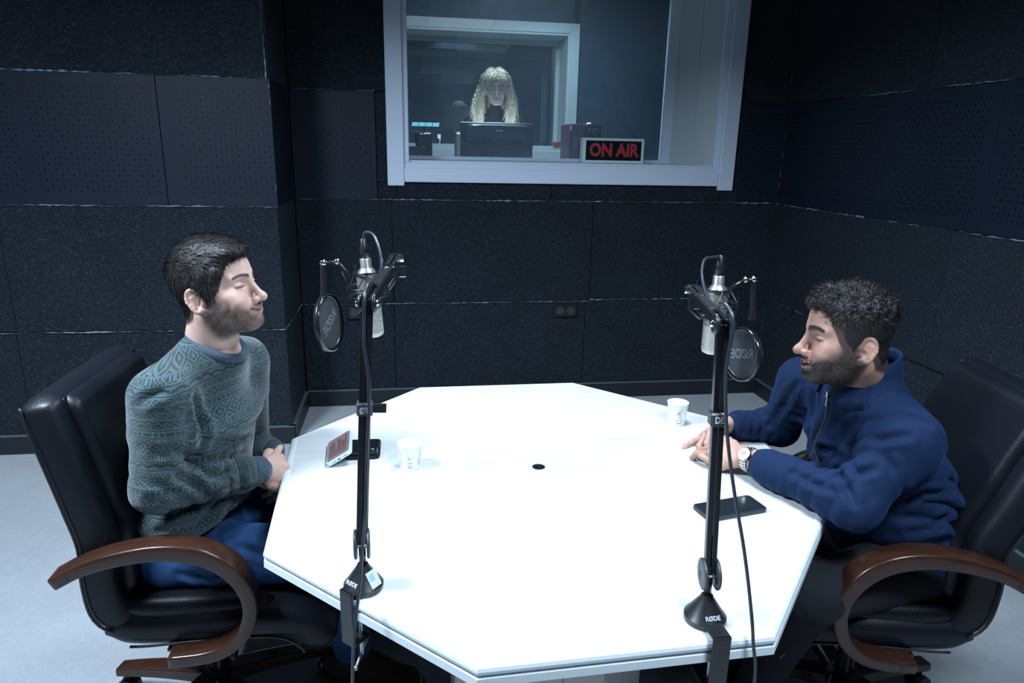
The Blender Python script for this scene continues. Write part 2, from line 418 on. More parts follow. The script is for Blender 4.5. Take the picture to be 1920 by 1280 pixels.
def ragged_board(parent, origin, ux, nrm, u0, u1, z0, z1, mat, proud=.0, name='acoustic_panel', rag=.0022, cell=.035, gap=.0016):
    """a board in the plane origin + ux*u, pushed out along nrm, with slightly ragged edges"""
    ux = Vector(ux); nrm = Vector(nrm); o = Vector(origin)
    u0 += gap; u1 -= gap; z0 += gap; z1 -= gap
    r = rng.random
    per = []
    nu = max(1, int((u1-u0)/cell)); nz = max(1, int((z1-z0)/cell))
    for i in range(nu): per.append((u0+(u1-u0)*i/nu, z0, 0, 1))
    for i in range(nz): per.append((u1, z0+(z1-z0)*i/nz, -1, 0))
    for i in range(nu): per.append((u1-(u1-u0)*i/nu, z1, 0, -1))
    for i in range(nz): per.append((u0, z1-(z1-z0)*i/nz, 1, 0))
    n = len(per); vs = []
    bv = .007 if mat is M['fibre'] else .0012
    P = lambda u, z, d: o+ux*u+Vector((0, 0, z))+nrm*d
    rr = [(r()-.3)*rag for _ in per]
    for (u, z, a, c), q in zip(per, rr): vs.append(P(u+a*q, z+c*q, -.03))
    for (u, z, a, c), q in zip(per, rr): vs.append(P(u+a*q, z+c*q, proud-bv*.6+(r()-.5)*rag))
    for i, ((u, z, a, c), q) in enumerate(zip(per, rr)):
        cu = (1 if u < u0+.001 else -1 if u > u1-.001 else 0)*bv; cz = (1 if z < z0+.001 else -1 if z > z1-.001 else 0)*bv
        vs.append(P(u+cu*(1+(r()-.5)*.6)+a*q, z+cz*(1+(r()-.5)*.6)+c*q, proud+(r()-.3)*rag*.6))
    fs = []
    for k in (0, 1):
        for i in range(n): fs.append((k*n+i, k*n+(i+1) % n, (k+1)*n+(i+1) % n, (k+1)*n+i))
    fs.append(tuple(range(2*n, 3*n)))
    if ux.cross(Vector((0, 0, 1))).dot(nrm) < 0: fs = [f[::-1] for f in fs]
    m = MB(); m.add(vs, fs); return m.build(name, mat, parent)
BX, FXN = (1, 0, 0), (0, -1, 0)
F_ = M['fibre']
px0 = lambda p, q: at(p, q, y=PY).x
pb = lambda p, q: at(p, q, y=D).x
pr = lambda p, q: at(p, q, x=XR).y
PIT = .0255
M['perf_pier'] = perf_mat('perforated_board_pier', 0, [(px0(-60, 250)-.4, px0(32, 250)), (px0(62, 250), px0(290, 250)), (px0(334, 260), px0(512, 260))], 1.357, 1.862, PIT)
M['perf_back'] = perf_mat('perforated_board_back', 0, [(pb(566, 270), pb(700, 270)), (pb(1392, 270), pb(1462, 270))], 1.357, 1.862, PIT)
M['perf_right'] = perf_mat('perforated_board_right', 1, [(pr(1512, 290), D-.03), (pr(1648, 300), pr(1528, 300)), (pr(1838, 300), pr(1676, 300)), (1.0, pr(1874, 300))], 1.357, 1.862, PIT)
# back wall boards
o_ = (0, D, 0)
xw = pb(705, 270)
xj = -.10; xj2 = 1.15
for (a, b_, z0, z1, mt, pd) in (
    (XL, xj, ZBB-.02, ZJ, F_, .0), (xj, xj2-.02, ZBB-.02, ZJ, F_, .001), (xj2-.02, XR, ZBB-.02, ZJ+.012, F_, .002),
    (XL, xj, ZJ, ZP0, F_, .006), (xj, xj2, ZJ, ZP0+.004, F_, .010), (xj2, XR, ZJ+.012, ZP0, F_, .008),
    (XL, xw, ZP0, ZP1, M['perf_back'], -.006), (xw, WX0+.05, ZP0, ZW, F_, .0), (WX0+.05, .88, ZP0, ZW, F_, .001), (.88, 1.98, ZP0, ZW, F_, .0),
    (xw, WX0+.012, ZW, ZP1, F_, .0), (1.98, 2.10, ZP0, ZW, F_, .003), (WX1-.02, 2.10, ZW, ZP1, F_, .0), (2.10, XR, ZP0, ZP1, M['perf_back'], -.006),
    (XL, WX0+.012, ZP1, 2.55, F_, .0), (WX1-.02, XR, ZP1, 2.55, F_, .0), (XL, WX0+.012, 2.55, CEIL, F_, .003), (WX1-.02, XR, 2.55, CEIL, F_, .003), (WX0+.012, WX1-.02, WZ1-.01, CEIL, F_, 0)):
    ragged_board(wall_back, o_, BX, FXN, a, b_, z0, z1, mt, pd, rag=.0005 if mt is not F_ else .003, name='acoustic_panel' if mt is F_ else 'perforated_panel')
# right wall
RW = (XR, 0, 0); UY = (0, 1, 0); NX = (-1, 0, 0)
ys = [D, D-1.22, D-2.44, D-3.66, D-4.88, WFY]
for i in range(5):
    a, b_ = ys[i+1], ys[i]
    for z0, z1, pd in ((ZBB-.02, ZJ, .0), (ZJ, ZP0, .006), (ZP1, 2.52, .004), (2.52, CEIL, 0)):
        sh = .3 if z0 in (ZJ, 2.52) else 0
        aa, bb = max(WFY, a-(sh if i < 4 else 0)), b_-(sh if i else 0)
        ragged_board(wall_right, RW, UY, NX, aa, bb, z0, z1, F_, pd+rng.random()*.002, rag=.003)
yj = pr(1676-18, 300)
for a, b_ in ((yj, D), (pr(1856, 300), yj), (pr(1856, 300)-1.2, pr(1856, 300)), (WFY, pr(1856, 300)-1.2)):
    ragged_board(wall_right, RW, UY, NX, a, b_, ZP0, ZP1, M['perf_right'], -.004, 'perforated_panel', rag=.0005)
# pier face and side
o_ = (0, PY, 0)
x43 = px0(43, 700); x8 = px0(8, 480); x298 = px0(303, 260)
for (a, b_, z0, z1, mt, pd) in (
    (x43, XL, ZBB-.02, .656, F_, .0), (WLX, x43, ZBB-.02, .660, F_, .002), (x8, XL, .656, ZP0, F_, .008), (WLX, x8, .660, ZP0-.004, F_, .006),
    (x298, XL+.004, ZP0, ZP1, M['perf_pier'], .006), (x298-1.2, x298, ZP0, ZP1, M['perf_pier'], .005), (WLX, x298-1.2, ZP0, ZP1, M['perf_pier'], .005),
    (-1.9, XL-.01, ZP1, 2.55, F_, .010), (WLX, -1.9, ZP1, 2.55, F_, .008), (-1.6, XL-.01, 2.55, CEIL, F_, .0), (WLX, -1.6, 2.55, CEIL, F_, .0)):
    ragged_board(wall_pier, o_, BX, FXN, a, b_, z0, z1, mt, pd, rag=.0005 if mt is not F_ else .003, name='acoustic_panel' if mt is F_ else 'perforated_panel')
M['perf_side'] = perf_mat('perforated_board_side', 1, [(PY+.03, D-.03)], 1.357, 1.862, PIT)
for z0, z1, mt, pd in ((ZBB-.02, .66, F_, 0), (.66, ZP0, F_, .006), (ZP0, ZP1, M['perf_side'], .0), (ZP1, 2.55, F_, .006), (2.55, CEIL, F_, 0)):
    ragged_board(wall_pier, (XL-.008, 0, 0), UY, (1, 0, 0), PY, D, z0, z1, mt, pd, rag=.003 if mt is F_ else .0005, name='acoustic_panel' if mt is F_ else 'perforated_panel')
# ragged pale strips along the joints, painting light caught on board edges
def edge_glint(parent, pts, r0=.0022):
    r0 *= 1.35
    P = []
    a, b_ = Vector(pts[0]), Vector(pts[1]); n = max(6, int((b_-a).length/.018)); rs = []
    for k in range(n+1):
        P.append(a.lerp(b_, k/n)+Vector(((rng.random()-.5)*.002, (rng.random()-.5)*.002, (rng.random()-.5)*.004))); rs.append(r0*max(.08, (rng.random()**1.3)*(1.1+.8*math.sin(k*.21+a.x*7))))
    mb = MB(); mb.tube(P, rs, 5); mb.build('edge_highlight', M['edge_glint'], parent)
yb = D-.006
edge_glint(wall_back, ((XL, yb, ZP0+.001), (xw, yb, ZP0+.001)), .001); edge_glint(wall_back, ((xw, yb-.003, ZP0+.003), (XR, yb-.003, ZP0+.004)), .0028)
edge_glint(wall_back, ((XL+.02, yb-.002, ZJ-.001), (xj2, yb-.002, ZJ)), .0024); edge_glint(wall_back, ((xj2, yb-.002, ZJ+.011), (2.0, yb-.002, ZJ+.011)), .0034); edge_glint(wall_back, ((2.0, yb, ZJ+.011), (XR, yb, ZJ+.011)), .0012)
edge_glint(wall_back, ((XL, yb, ZP1), (xw, yb, ZP1)), .0012)
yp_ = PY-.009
edge_glint(wall_pier, ((WLX, yp_, .658), (XL, yp_, .655)), .0026); edge_glint(wall_pier, ((WLX, yp_, ZP0), (XL, yp_, ZP0)), .0020); edge_glint(wall_pier, ((WLX, yp_, ZP1+.003), (px0(250, 138), yp_, ZP1)), .0034); edge_glint(wall_pier, ((px0(250, 138), yp_, ZP1), (XL, yp_, ZP1)), .0014)
edge_glint(wall_pier, ((XL-.001, PY-.004, ZP0), (XL-.001, PY-.004, ZP1)), .0016); edge_glint(wall_pier, ((XL-.012, PY-.008, ZP1), (XL-.012, PY-.008, 2.5)), .0024)
edge_glint(wall_pier, ((XL+.002, PY, .66), (XL+.002, D-.02, .662)), .0030)
edge_glint(wall_right, ((XR-.004, D, ZP0), (XR-.004, D-.9, ZP0)), .0030); edge_glint(wall_right, ((XR-.004, D-.9, ZP0), (XR-.004, 1.2, ZP0)), .0016); edge_glint(wall_right, ((XR-.004, D-.6, ZP1), (XR-.004, 1.2, ZP1)), .0016); edge_glint(wall_right, ((XR-.004, D, ZJ+.005), (XR-.004, D-.9, ZJ+.005)), .0014)
edge_glint(wall_right, ((XR-.003, D-.003, .12), (XR-.003, D-.003, 2.6)), .0010)
# baseboards (dark, with a pale top edge strip)
M['bb'] = simple('dark_baseboard', (.012, .015, .019), .45, nscale=40, nstr=.1)
M['bbtop'] = simple('grey_metal_strip', (.10, .13, .15), .4)
def baseboard(name, segs):
    mb = MB()
    for i, (lo, hi) in enumerate(segs): mb.box(lo, (hi[0], hi[1], ZBB-.004), .0)
    o = struct(name, mb, M['bb'])
    mb = MB()
    for lo, hi in segs: mb.box((lo[0]-.001, lo[1]-.001, ZBB-.004), (hi[0]+.001, hi[1]+.001, ZBB+.001))
    mb.build('edge_strip', M['bbtop'], o); return o
baseboard('baseboard_back', [((XL+.012, D-.016, 0), (XR-.016, D+.01, 0))])
baseboard('baseboard_right', [((XR-.016, WFY, 0), (XR+.02, D-.016, 0))])
baseboard('baseboard_pier', [((WLX, PY-.016, 0), (XL+.012, PY+.01, 0)), ((XL-.02, PY-.012, 0), (XL+.012, D-.017, 0))])
# ------------------------------------------------------------------ the big window
W1 = M['wframe']; W2 = M['wframe2']
YG = 4.72
mb = MB(); y0, y1 = D-.022, D+.03
bw = .098
mb.box((WX0, y0, ZW-.018), (WX0+bw, y1, WZ1), .004)                      # left casing, runs past the bottom board
mb.box((WX1-bw, y0-.002, ZW-.022), (WX1, y1, WZ1), .004)
mb.box((WX0+bw+.001, y0+.003, ZW+.004), (WX1-bw-.001, y1, ZW+.088), .004); mb.box((WX0+bw+.001, y0, WZ1-bw), (WX1-bw-.001, y1, WZ1), .004)
win = struct('window_1', mb, W1)
mb = MB()  # inner step
mb.box((WX0+bw-.004, D+.0, ZW+.08), (WX1-bw+.004, D+.10, ZW+.118), .003); mb.box((WX0+bw, D+.0, ZW+.1182), (WX0+bw+.03, D+.10, WZ1-bw), .003)
mb.box((WX1-bw-.035, D+.0, ZW+.1182), (WX1-bw, D+.10, WZ1-bw), .003)
mb.build('inner_trim', W1, win)
mb = MB()  # reveal: sill, right jamb, left jamb, head
z0 = ZW+.118
mb.box((.0, D+.03, z0-.02), (1.93, YG+.10, z0+.012), .002)
mb.build('sill', W1, win)
xr0 = 1.92; xr1 = 1.775
xl = .0
mb = MB(); mb.prism([(xr0, D+.03), (xr0+.08, D+.03), (xr0+.05, D+.22), (xr0-.062, D+.22)], z0-.02, WZ1-.08)
mb.build('jamb_board', W2, win)
mb = MB(); mb.prism([(xr0-.066, D+.224), (xr0+.05, D+.224), (xr1+.08, YG), (xr1, YG)], z0-.02, WZ1-.08)
mb.build('jamb_board', W2, win)
mb = MB(); mb.box((xl-.08, D+.03, z0-.04), (xl, YG, WZ1-.08)); mb.build('jamb_board', W2, win)
mb = MB(); mb.box((xl-.08, D+.03, WZ1-.10), (2., YG+.03, WZ1-.06)); mb.build('head_board', W2, win)
mb = MB()   # stile and rail holding the glass
mb.box((xr1-.055, YG-.02, z0+.012), (xr1+.01, YG+.03, WZ1-.08), .003); mb.box((xl, YG-.02, z0+.012), (xr1-.055, YG+.03, z0+.034), .003); mb.box((xl-.03, YG-.02, z0+.012), (xl+.0, YG+.03, WZ1-.08), .003)
mb.build('glazing_frame', W1, win)
mb = MB(); mb.box((xl, YG, z0+.03), (xr1-.05, YG+.004, WZ1-.08)); mb.build('pane', M['glass'], win)
# ------------------------------------------------------------------ the control room behind it
RY = 6.62; CX0, CX1 = -1.6, 3.0; CF = .45
M['croom'] = simple('control_room_board', (.014, .034, .062), .7, nscale=60, nstr=.8, ndist=.01)
mb = MB(); mb.box((CX0, YG+.3, CF-.05), (CX1, RY+.1, CF)); struct('floor_2', mb, M['carpet'])
mb = MB(); mb.box((CX0-.1, D+.2, CF), (CX0, RY+.2, 3.1)); mb.box((CX1, D+.2, CF), (CX1+.1, RY+.2, 3.1)); struct('wall_control_sides', mb, M['croom'])
mb = MB(); mb.box((CX0, D+.2, CEIL+.08), (CX1, RY+.2, CEIL+.2)); struct('ceiling_2', mb, M['ceil'])
GX0, GX1, GZ0, GZ1 = -1.3, at(1088, 45, y=RY).x, at(1065, 297, y=RY).z-.02, at(1088, 45, y=RY).z
mb = MB(); mb.box((CX0, RY+.02, CF), (GX0+.05, RY+.12, 3.1)); mb.box((GX1-.05, RY+.02, CF), (CX1, RY+.12, 3.1)); mb.box((GX0, RY+.02, CF), (GX1, RY+.12, GZ0+.05)); mb.box((GX0, RY+.02, GZ1-.05), (GX1, RY+.12, 3.1))
wcr = struct('wall_control_rear', mb, M['croom'])
for a, b_ in ((GX1+.0, GX1+.62), (GX1+.62, GX1+1.3)):
    for z0_, z1_ in ((CF, 1.62), (1.62, 2.25), (2.25, 3.1)): ragged_board(wcr, (0, RY+.02, 0), BX, FXN, a, b_, z0_, z1_, M['croom'], .0, rag=.002)
mb = MB(); mb.box((CX0, YG+.03, CF), (-.0, YG+.12, 3.1)); mb.box((xr1+.02, YG+.03, CF), (CX1, YG+.12, 3.1)); mb.box((CX0, YG+.03, CF), (CX1, YG+.12, z0-.03)); mb.box((CX0, YG+.03, WZ1-.08), (CX1, YG+.12, 3.1))
struct('wall_control_front', mb, M['croom'])
mb = MB(); fw = .085
mb.box((GX0, RY-.01, GZ0), (GX0+fw, RY+.03, GZ1), .003); mb.box((GX1-fw, RY-.01, GZ0), (GX1, RY+.03, GZ1), .003)
mb.box((GX0+fw, RY-.01, GZ0), (GX1-fw, RY+.03, GZ0+fw), .003); mb.box((GX0+fw, RY-.01, GZ1-fw), (GX1-fw, RY+.03, GZ1), .003)
w2 = struct('window_2', mb, W2)
ix0, ix1, iz0, iz1 = GX0+fw+.02, GX1-fw-.02, GZ0+fw+.012, GZ1-fw-.02; GY = 6.98
mb = MB()
mb.box((ix0, RY+.0, iz0-.03), (ix1+.02, GY+.05, iz0), .003); mb.build('sill', W2, w2)
mb = MB(); mb.box((ix1, RY+.0, iz0), (ix1+.04, GY+.05, iz1+.04), .003); mb.build('jamb_board', W2, w2)
mb = MB(); mb.box((ix0-.04, RY+.0, iz0), (ix0, GY+.05, iz1+.04), .003); mb.build('jamb_board', W2, w2)
mb = MB(); mb.box((ix0, RY+.0, iz1), (ix1, GY+.05, iz1+.04), .003); mb.build('head_board', W2, w2)
mb = MB(); mb.box((ix1-.04, GY-.03, iz0), (ix1, GY+.03, iz1), .003); mb.box((ix0, GY-.03, iz0), (ix1-.04, GY+.03, iz0+.035), .003); mb.box((ix0, GY-.03, iz1-.04), (ix1-.04, GY+.03, iz1), .003)
mb.build('glazing_frame', W2, w2)
mb = MB(); mb.box((ix0, GY, iz0), (ix1-.03, GY+.004, iz1)); mb.build('pane', M['glass2'], w2)
M['far'] = simple('far_room_dark', (.012, .03, .045), .8)
mb = MB(); mb.box((CX0, GY+2.2, 0), (CX1, GY+2.3, 3.1)); mb.box((CX0-.1, RY+.12, 0), (CX0, GY+2.3, 3.1)); mb.box((CX1, RY+.12, 0), (CX1+.1, GY+2.3, 3.1)); mb.box((CX0, RY+.12, 3.1), (CX1, GY+2.3, 3.2)); mb.box((CX0, RY+.12, CF-.1), (CX1, GY+2.3, CF-.05))
struct('wall_far_room', mb, M['far'])
# the ceiling troffers (real lamps above the table, out of view)
def troffer(x, y, s, lab, z=2.80):
    e = empty('ceiling_light', (x, y, z), 0, lab, 'ceiling light')
    mb = MB(); h = s/2+.03
    for a in ((-h, -h, 0, h, -h+.03, .12), (-h, h-.03, 0, h, h, .12), (-h, -h+.03, 0, -h+.03, h-.03, .12), (h-.03, -h+.03, 0, h, h-.03, .12)): mb.box(a[:3], a[3:])
    mb.box((-h, -h, .12), (h, h, .148)); mb.build('housing', M['white_paper'], e)
troffer(.55, 1.95, .55, 'square recessed ceiling light directly above the white table')
troffer(.95, .25, .55, 'square recessed ceiling light behind the camera to the right')
troffer(-1.5, 1.2, .55, 'square recessed ceiling light above the grey carpet at left')
# ------------------------------------------------------------------ things behind / in the big window
zs = z0+.012
t = empty('desk', (.85, 5.02, CF), 0, 'dark control room desk just beyond the big window', 'desk')
mb = MB(); mb.box((-.88, -.14, 1.02), (1.0, .55, 1.05), .004); mb.build('desktop', M['black'], t)
for sx in (-.84, .93): mb = MB(); mb.box((sx, -.10, 0), (sx+.04, .5, 1.02)); mb.build('side_panel', M['black'], t)
DZ = CF+1.05
# monitor seen from behind
YM = 4.97
a = at(863, 228, y=YM); b_ = at(1000, 231, y=YM)
mx = (a.x+b_.x)/2; hw = (b_.x-a.x)/2
t = empty('monitor', (mx, YM, DZ), 0, 'black desktop monitor seen from behind, in front of the blonde woman', 'monitor')
top = a.z-DZ
mb = MB(); mb.box((-hw, 0, .008), (hw, .022, top), .004); mb.build('screen_panel', M['black'], t)
M['monback'] = simple('monitor_back_plastic', (.018, .028, .040), .28)
mb = MB(); n = 14; vs = []
for i, (s, yy) in enumerate(((1, 0), (.93, -.02), (.80, -.032))):
    for k in range(n*2):
        an = 2*PI*k/(n*2); cx_, cz_ = abs(math.cos(an))**.35*math.copysign(1, math.cos(an)), abs(math.sin(an))**.35*math.copysign(1, math.sin(an))
        vs.append((cx_*(hw-.02)*s, yy, top-.075+cz_*.068*s))
fs = [(k+r_*2*n, k+(r_+1)*2*n, (k+1) % (2*n)+(r_+1)*2*n, (k+1) % (2*n)+r_*2*n) for r_ in (0, 1) for k in range(2*n)]+[tuple(range(6*n-1, 4*n-1, -1))]
mb.add(vs, [f[::-1] for f in fs]); mb.build('back_bulge', M['monback'], t)
mb = MB()
for k in range(22): mb.box((-.16+k*.0148, -.0335, top-.125), (-.150+k*.0148, -.031, top-.108))
mb.build('vent_slots', M['glassblack'], t)
mb = MB(); mb.box((-.012, -.034, top-.058), (.008, -.0322, top-.050), .0008); mb.box((.012, -.034, top-.058), (.034, -.0322, top-.050), .0008)
mb.build('maker_badge', M['letter'], t)
mb = MB(); mb.box((-.03, -.028, .01), (.03, -.0, top-.2), .004); mb.lathe([(.11, 0), (.11, .010), (.03, .014)], 24, Matrix.Translation((0, .0, 0))); mb.build('stand', M['black'], t)
M['scr'] = simple('added_screen_glow', (.1, .12, .15), .3, emit=(.75, .85, 1), estr=5)  # unseen side of the monitor; glow added to light the woman's face
mb = MB(); mb.box((-hw+.012, .0221, .02), (hw-.012, .0226, top-.012)); mb.build('screen', M['scr'], t)  # unseen face that carries the added screen glow
# computer tower
a = at(1068, 232, y=5.02); b_ = at(1135, 232, y=5.02)
M['plum'] = simple('plum_metal', (.075, .030, .062), .4)
t = empty('computer_tower', (a.x, 5.02, DZ), 0, 'small computer tower with a plum side panel behind the ON AIR sign', 'computer')
h = a.z-DZ
mb = MB(); mb.box((0, 0, 0), (.115, .28, h), .005); mb.build('side_panel', M['plum'], t)
mb = MB(); mb.box((.117, .0, 0), (.235, .28, h+.004), .01); mb.build('case', M['black'], t)
mb = MB(); mb.lathe([(.016, 0), (.020, .004), (.012, .008)], 20, frameM((.15, -.002, h-.045), (1, 0, 0), (0, 0, 1))); mb.lathe([(.018, 0), (.026, .004), (.018, .008)], 20, frameM((.195, -.002, h-.05), (1, 0, 0), (0, 0, 1)))
mb.build('dial', M['darkgrey'], t)
mb = MB(); mb.box((.006, -.002, h-.045), (.016, .0, h-.012)); mb.build('sticker', M['white_paper'], t)
M['lamp'] = simple('small_lit_lamp', (1, .95, .8), .5, emit=(1, .93, .75), estr=1.6)
mb = MB(); mb.box((.135, .02, h+.004), (.16, .04, h+.012), .002); mb.build('indicator_lamp', M['lamp'], t)
# red cup and saucer on the far sill
c = at(1043, 288, y=RY+.10)
t = empty('espresso_cup', (c.x, RY+.10, iz0+.008), 0, 'small red cup on the sill of the far window', 'cup')
M['red'] = simple('red_glaze', (.30, .030, .018), .4)
mb = MB(); mb.lathe([(.020, .0), (.030, .012), (.036, .04), (.038, .062), (.035, .062), (.032, .04), (.02, .012)], 20); mb.build('cup_body', M['red'], t)
mb = MB(); mb.tube([(.036+.02*math.sin(k*PI/6), 0, .012+.042*k/6) for k in range(7)], .004, 6); mb.build('handle', M['red'], t)
o = MB().lathe([(.02, 0), (.045, .003), (.062, .010), (.060, .0115), (.03, .0045)], 24).build('saucer', M['white_paper'], smooth=True); o.location = (c.x, RY+.10, iz0+.001)
tag(o, 'white saucer under the small red cup on the far window sill', 'saucer')
# speaker at the left end of the sill, then modelled light reflections
c = at(786, 270, y=4.95)
t = empty('desk_speaker', (c.x, 4.95, DZ), 0, 'small black speaker on its base behind the left end of the window', 'speaker')
mb = MB(); mb.box((-.075, -.03, .0), (.045, .05, at(786, 274, y=4.95).z-DZ), .004); mb.build('base', M['black'], t)
zz = at(786, 274, y=4.95).z-DZ
mb = MB(); mb.lathe([(.024, 0), (.034, .03), (.034, .075), (.024, .088)], 20, Matrix.Translation((.002, 0, zz))); mb.build('speaker_body', M['glassblack'], t, smooth=True)
mb = MB(); mb.tube([(-.03, 0, zz+.10), (-.016, 0, zz+.075)], .003, 6); mb.build('antenna', M['chrome'], t); mb = MB(); mb.tube([(-.005, -.035, zz-.01), (.012, -.035, zz-.075)], .0025, 6); mb.build('antenna', M['chrome'], t)
M['blueglint'] = simple('blue_reflection', (.1, .3, .4), .4, emit=(.12, .42, .58), estr=.7)  # glow painted in place of a louvre light reflected in the glass
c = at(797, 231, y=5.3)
t = empty('louvre_reflection', (c.x, 5.3, DZ), 0, 'blue glowing strips modelling a louvre light reflection in the glass, beside the woman', 'reflection')
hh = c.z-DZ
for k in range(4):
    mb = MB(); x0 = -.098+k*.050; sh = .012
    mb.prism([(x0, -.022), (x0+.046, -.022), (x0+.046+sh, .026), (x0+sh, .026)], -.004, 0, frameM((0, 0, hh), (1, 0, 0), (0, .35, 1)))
    mb.build('reflection_strip', M['blueglint'], t)
mb = MB(); mb.box((-.01, .008, 0), (.01, .02, hh)); mb.box((-.06, -.03, 0), (.06, .06, .01)); mb.box((-.10, .002, hh-.03), (.12, .007, hh+.03)); mb.build('stand', M['black'], t)  # added stand and backing plate for the modelled reflection
M['pinkglint'] = simple('pink_reflection', (.6, .3, .5), .4, emit=(.75, .50, .68), estr=.9)  # glow standing in for reflections of the monitor screen
for px_, lab, wd in ((801, 'thin black block with a pink glow modelling a screen reflection, left of the monitor', .03), (860, 'narrow black block with a small pink glow modelling a screen reflection, touching the monitor', .02)):
    c = at(px_, 250, y=5.12); t = empty('pink_reflection_block', (c.x, 5.12, DZ), 0, lab, 'screen reflection')
    mb = MB(); mb.box((-wd-.005, 0, 0), (wd+.005, .08, c.z-DZ+.012), .002); mb.build('case', M['black'], t)  # added dark block that carries the pink reflection
    mb = MB(); mb.box((-wd+.006, -.002, c.z-DZ-.004), (wd-.006, 0, c.z-DZ+.004)); mb.build('reflection_glow', M['pinkglint'], t)
# ON AIR sign, standing on the studio side sill
ys_ = YG-.12
a = at(1090, 300, y=ys_); b_ = at(1205, 301, y=ys_); c = at(1205, 260, y=ys_)
t = empty('on_air_sign', ((a.x+b_.x)/2, ys_, z0+.012), .03, 'white framed ON AIR sign with red letters on the window sill', 'sign')
hw = (b_.x-a.x)/2; hh = c.z-(z0+.012)-.002
M['signframe'] = simple('mint_white_plastic', (.62, .82, .80), .35)
mb = MB(); q = .017
mb.box((-hw, -.02, 0), (hw, .05, q), .004); mb.box((-hw, -.02, hh-q), (hw, .05, hh), .004); mb.box((-hw, -.02, q), (-hw+q*1.3, .05, hh-q), .003); mb.box((hw-q, -.02, q), (hw, .05, hh-q), .003)
mb.build('frame', M['signframe'], t)
mb = MB(); mb.box((-hw+q, -.012, q-.002), (hw-q+.002, .04, hh-q+.002)); mb.build('face', M['glassblack'], t)
M['redl'] = simple('red_letter', (.42, .035, .05), .5)
bpy.context.view_layer.update()
text_obj('lettering', 'ON AIR', .112, t.matrix_world @ frameM((.004, -.0128, hh/2), (1, 0, 0), (0, 0, 1)), M['redl'], t, .0006, .0048, .88)
# wall sockets
def socket(px_, py_, lab, n=2):
    c = at(px_, py_, y=D-.012); t = empty('wall_socket', (c.x, D-.005, c.z), 0, lab, 'socket'); w_ = .036*n+.006
    mb = MB(); mb.box((-w_, -.014, -.042), (w_, .0, .042), .004); mb.build('plate', M['black'], t)
    for k in range(n):
        x = (k-(n-1)/2)*.068
        mb = MB(); mb.lathe([(.0265, .0), (.0265, .004), (.022, .005), (.0215, -.006), (.002, -.007)], 24, frameM((x, -.0145, 0), (1, 0, 0), (0, 0, 1))); mb.build('outlet', M['darkgrey'], t)
        mb = MB(); mb.cyl((x-.0095, -.009, 0), (x-.0095, -.0083-.004, 0), .003, 8); mb.cyl((x+.0095, -.009, 0), (x+.0095, -.0083-.004, 0), .003, 8); mb.build('contact_hole', M['chrome'], t)
socket(1060, 582, 'black double wall socket low on the back wall beyond the table')
socket(664, 586, 'black single wall socket on the back wall behind the left microphone', 1)
# ------------------------------------------------------------------ table
TZ = .75
OCT = [(.025, 2.443), (.613, 2.447), (1.105, 1.945), (1.005, 1.395), (.657, .998), (.101, .982), (-.329, 1.392), (-.365, 2.006)]
cen = Vector((.36, 1.72))
def inset(P, d):
    out = []; n = len(P)
    for i in range(n):
        a, b, c = Vector(P[i-1]), Vector(P[i]), Vector(P[(i+1) % n]); e1 = (b-a).normalized(); e2 = (c-b).normalized()
        n1 = Vector((e1.y, -e1.x)); n2 = Vector((e2.y, -e2.x))
        bi = (n1+n2).normalized(); out.append(b+bi*d/max(.3, bi.dot(n1)))
    return out
def ring_mesh(mb, levels):
    """levels: (inset, z) rings joined into a solid"""
    n = 8; rs = [inset(OCT, d) for d, z in levels]; vs = [(p.x-cen.x, p.y-cen.y, z) for r, (d, z) in zip(rs, levels) for p in r]
    fs = [(k*n+i, k*n+(i+1) % n, (k+1)*n+(i+1) % n, (k+1)*n+i) for k in range(len(levels)-1) for i in range(n)]
    return mb.add(vs, fs), n
t = table = empty('meeting_table', (cen.x, cen.y, 0), 0, 'white octagonal meeting table with a small cable hole between the two men', 'table')
M['table2'] = simple('table_edge_board', (.58, .64, .66), .42)
# orientation of OCT is clockwise seen from above
hole_r = .017; hp = at(1010, 875, z=TZ)
mb = MB(); lv = [(.02, TZ-.012), (.0135, TZ-.0015), (.0155, TZ)]
rs = [inset(OCT, d) for d, z in ((.0225, 0),)]
n8 = 8; inner = [(p.x-cen.x, p.y-cen.y) for p in rs[0]]
ho = []
NH = 32
for k in range(NH): an = -2*PI*k/NH; ho.append((hp.x-cen.x+math.cos(an)*hole_r, hp.y-cen.y+math.sin(an)*hole_r))
import bmesh
bm = bmesh.new()
vo = [bm.verts.new((x, y, TZ)) for x, y in inner]; vh = [bm.verts.new((x, y, TZ)) for x, y in ho]
eo = [bm.edges.new((vo[i], vo[(i+1) % 8])) for i in range(8)]+[bm.edges.new((vh[i], vh[(i+1) % NH])) for i in range(NH)]
bmesh.ops.triangle_fill(bm, edges=eo, use_beauty=True)
for f in bm.faces:
    if f.normal.z < 0: f.normal_flip()
lo = [bm.verts.new((x, y, TZ-.02)) for x, y in inner]; lh = [bm.verts.new((x, y, TZ-.035)) for x, y in ho]
for i in range(8): bm.faces.new((vo[i], vo[(i+1) % 8], lo[(i+1) % 8], lo[i]))
for i in range(NH): bm.faces.new((vh[i], lh[i], lh[(i+1) % NH], vh[(i+1) % NH]))
me = bpy.data.meshes.new('tabletop'); bm.to_mesh(me); bm.free(); me.materials.append(M['table'])
o = bpy.data.objects.new('tabletop', me); C.objects.link(o); o.parent = t
mb = MB()
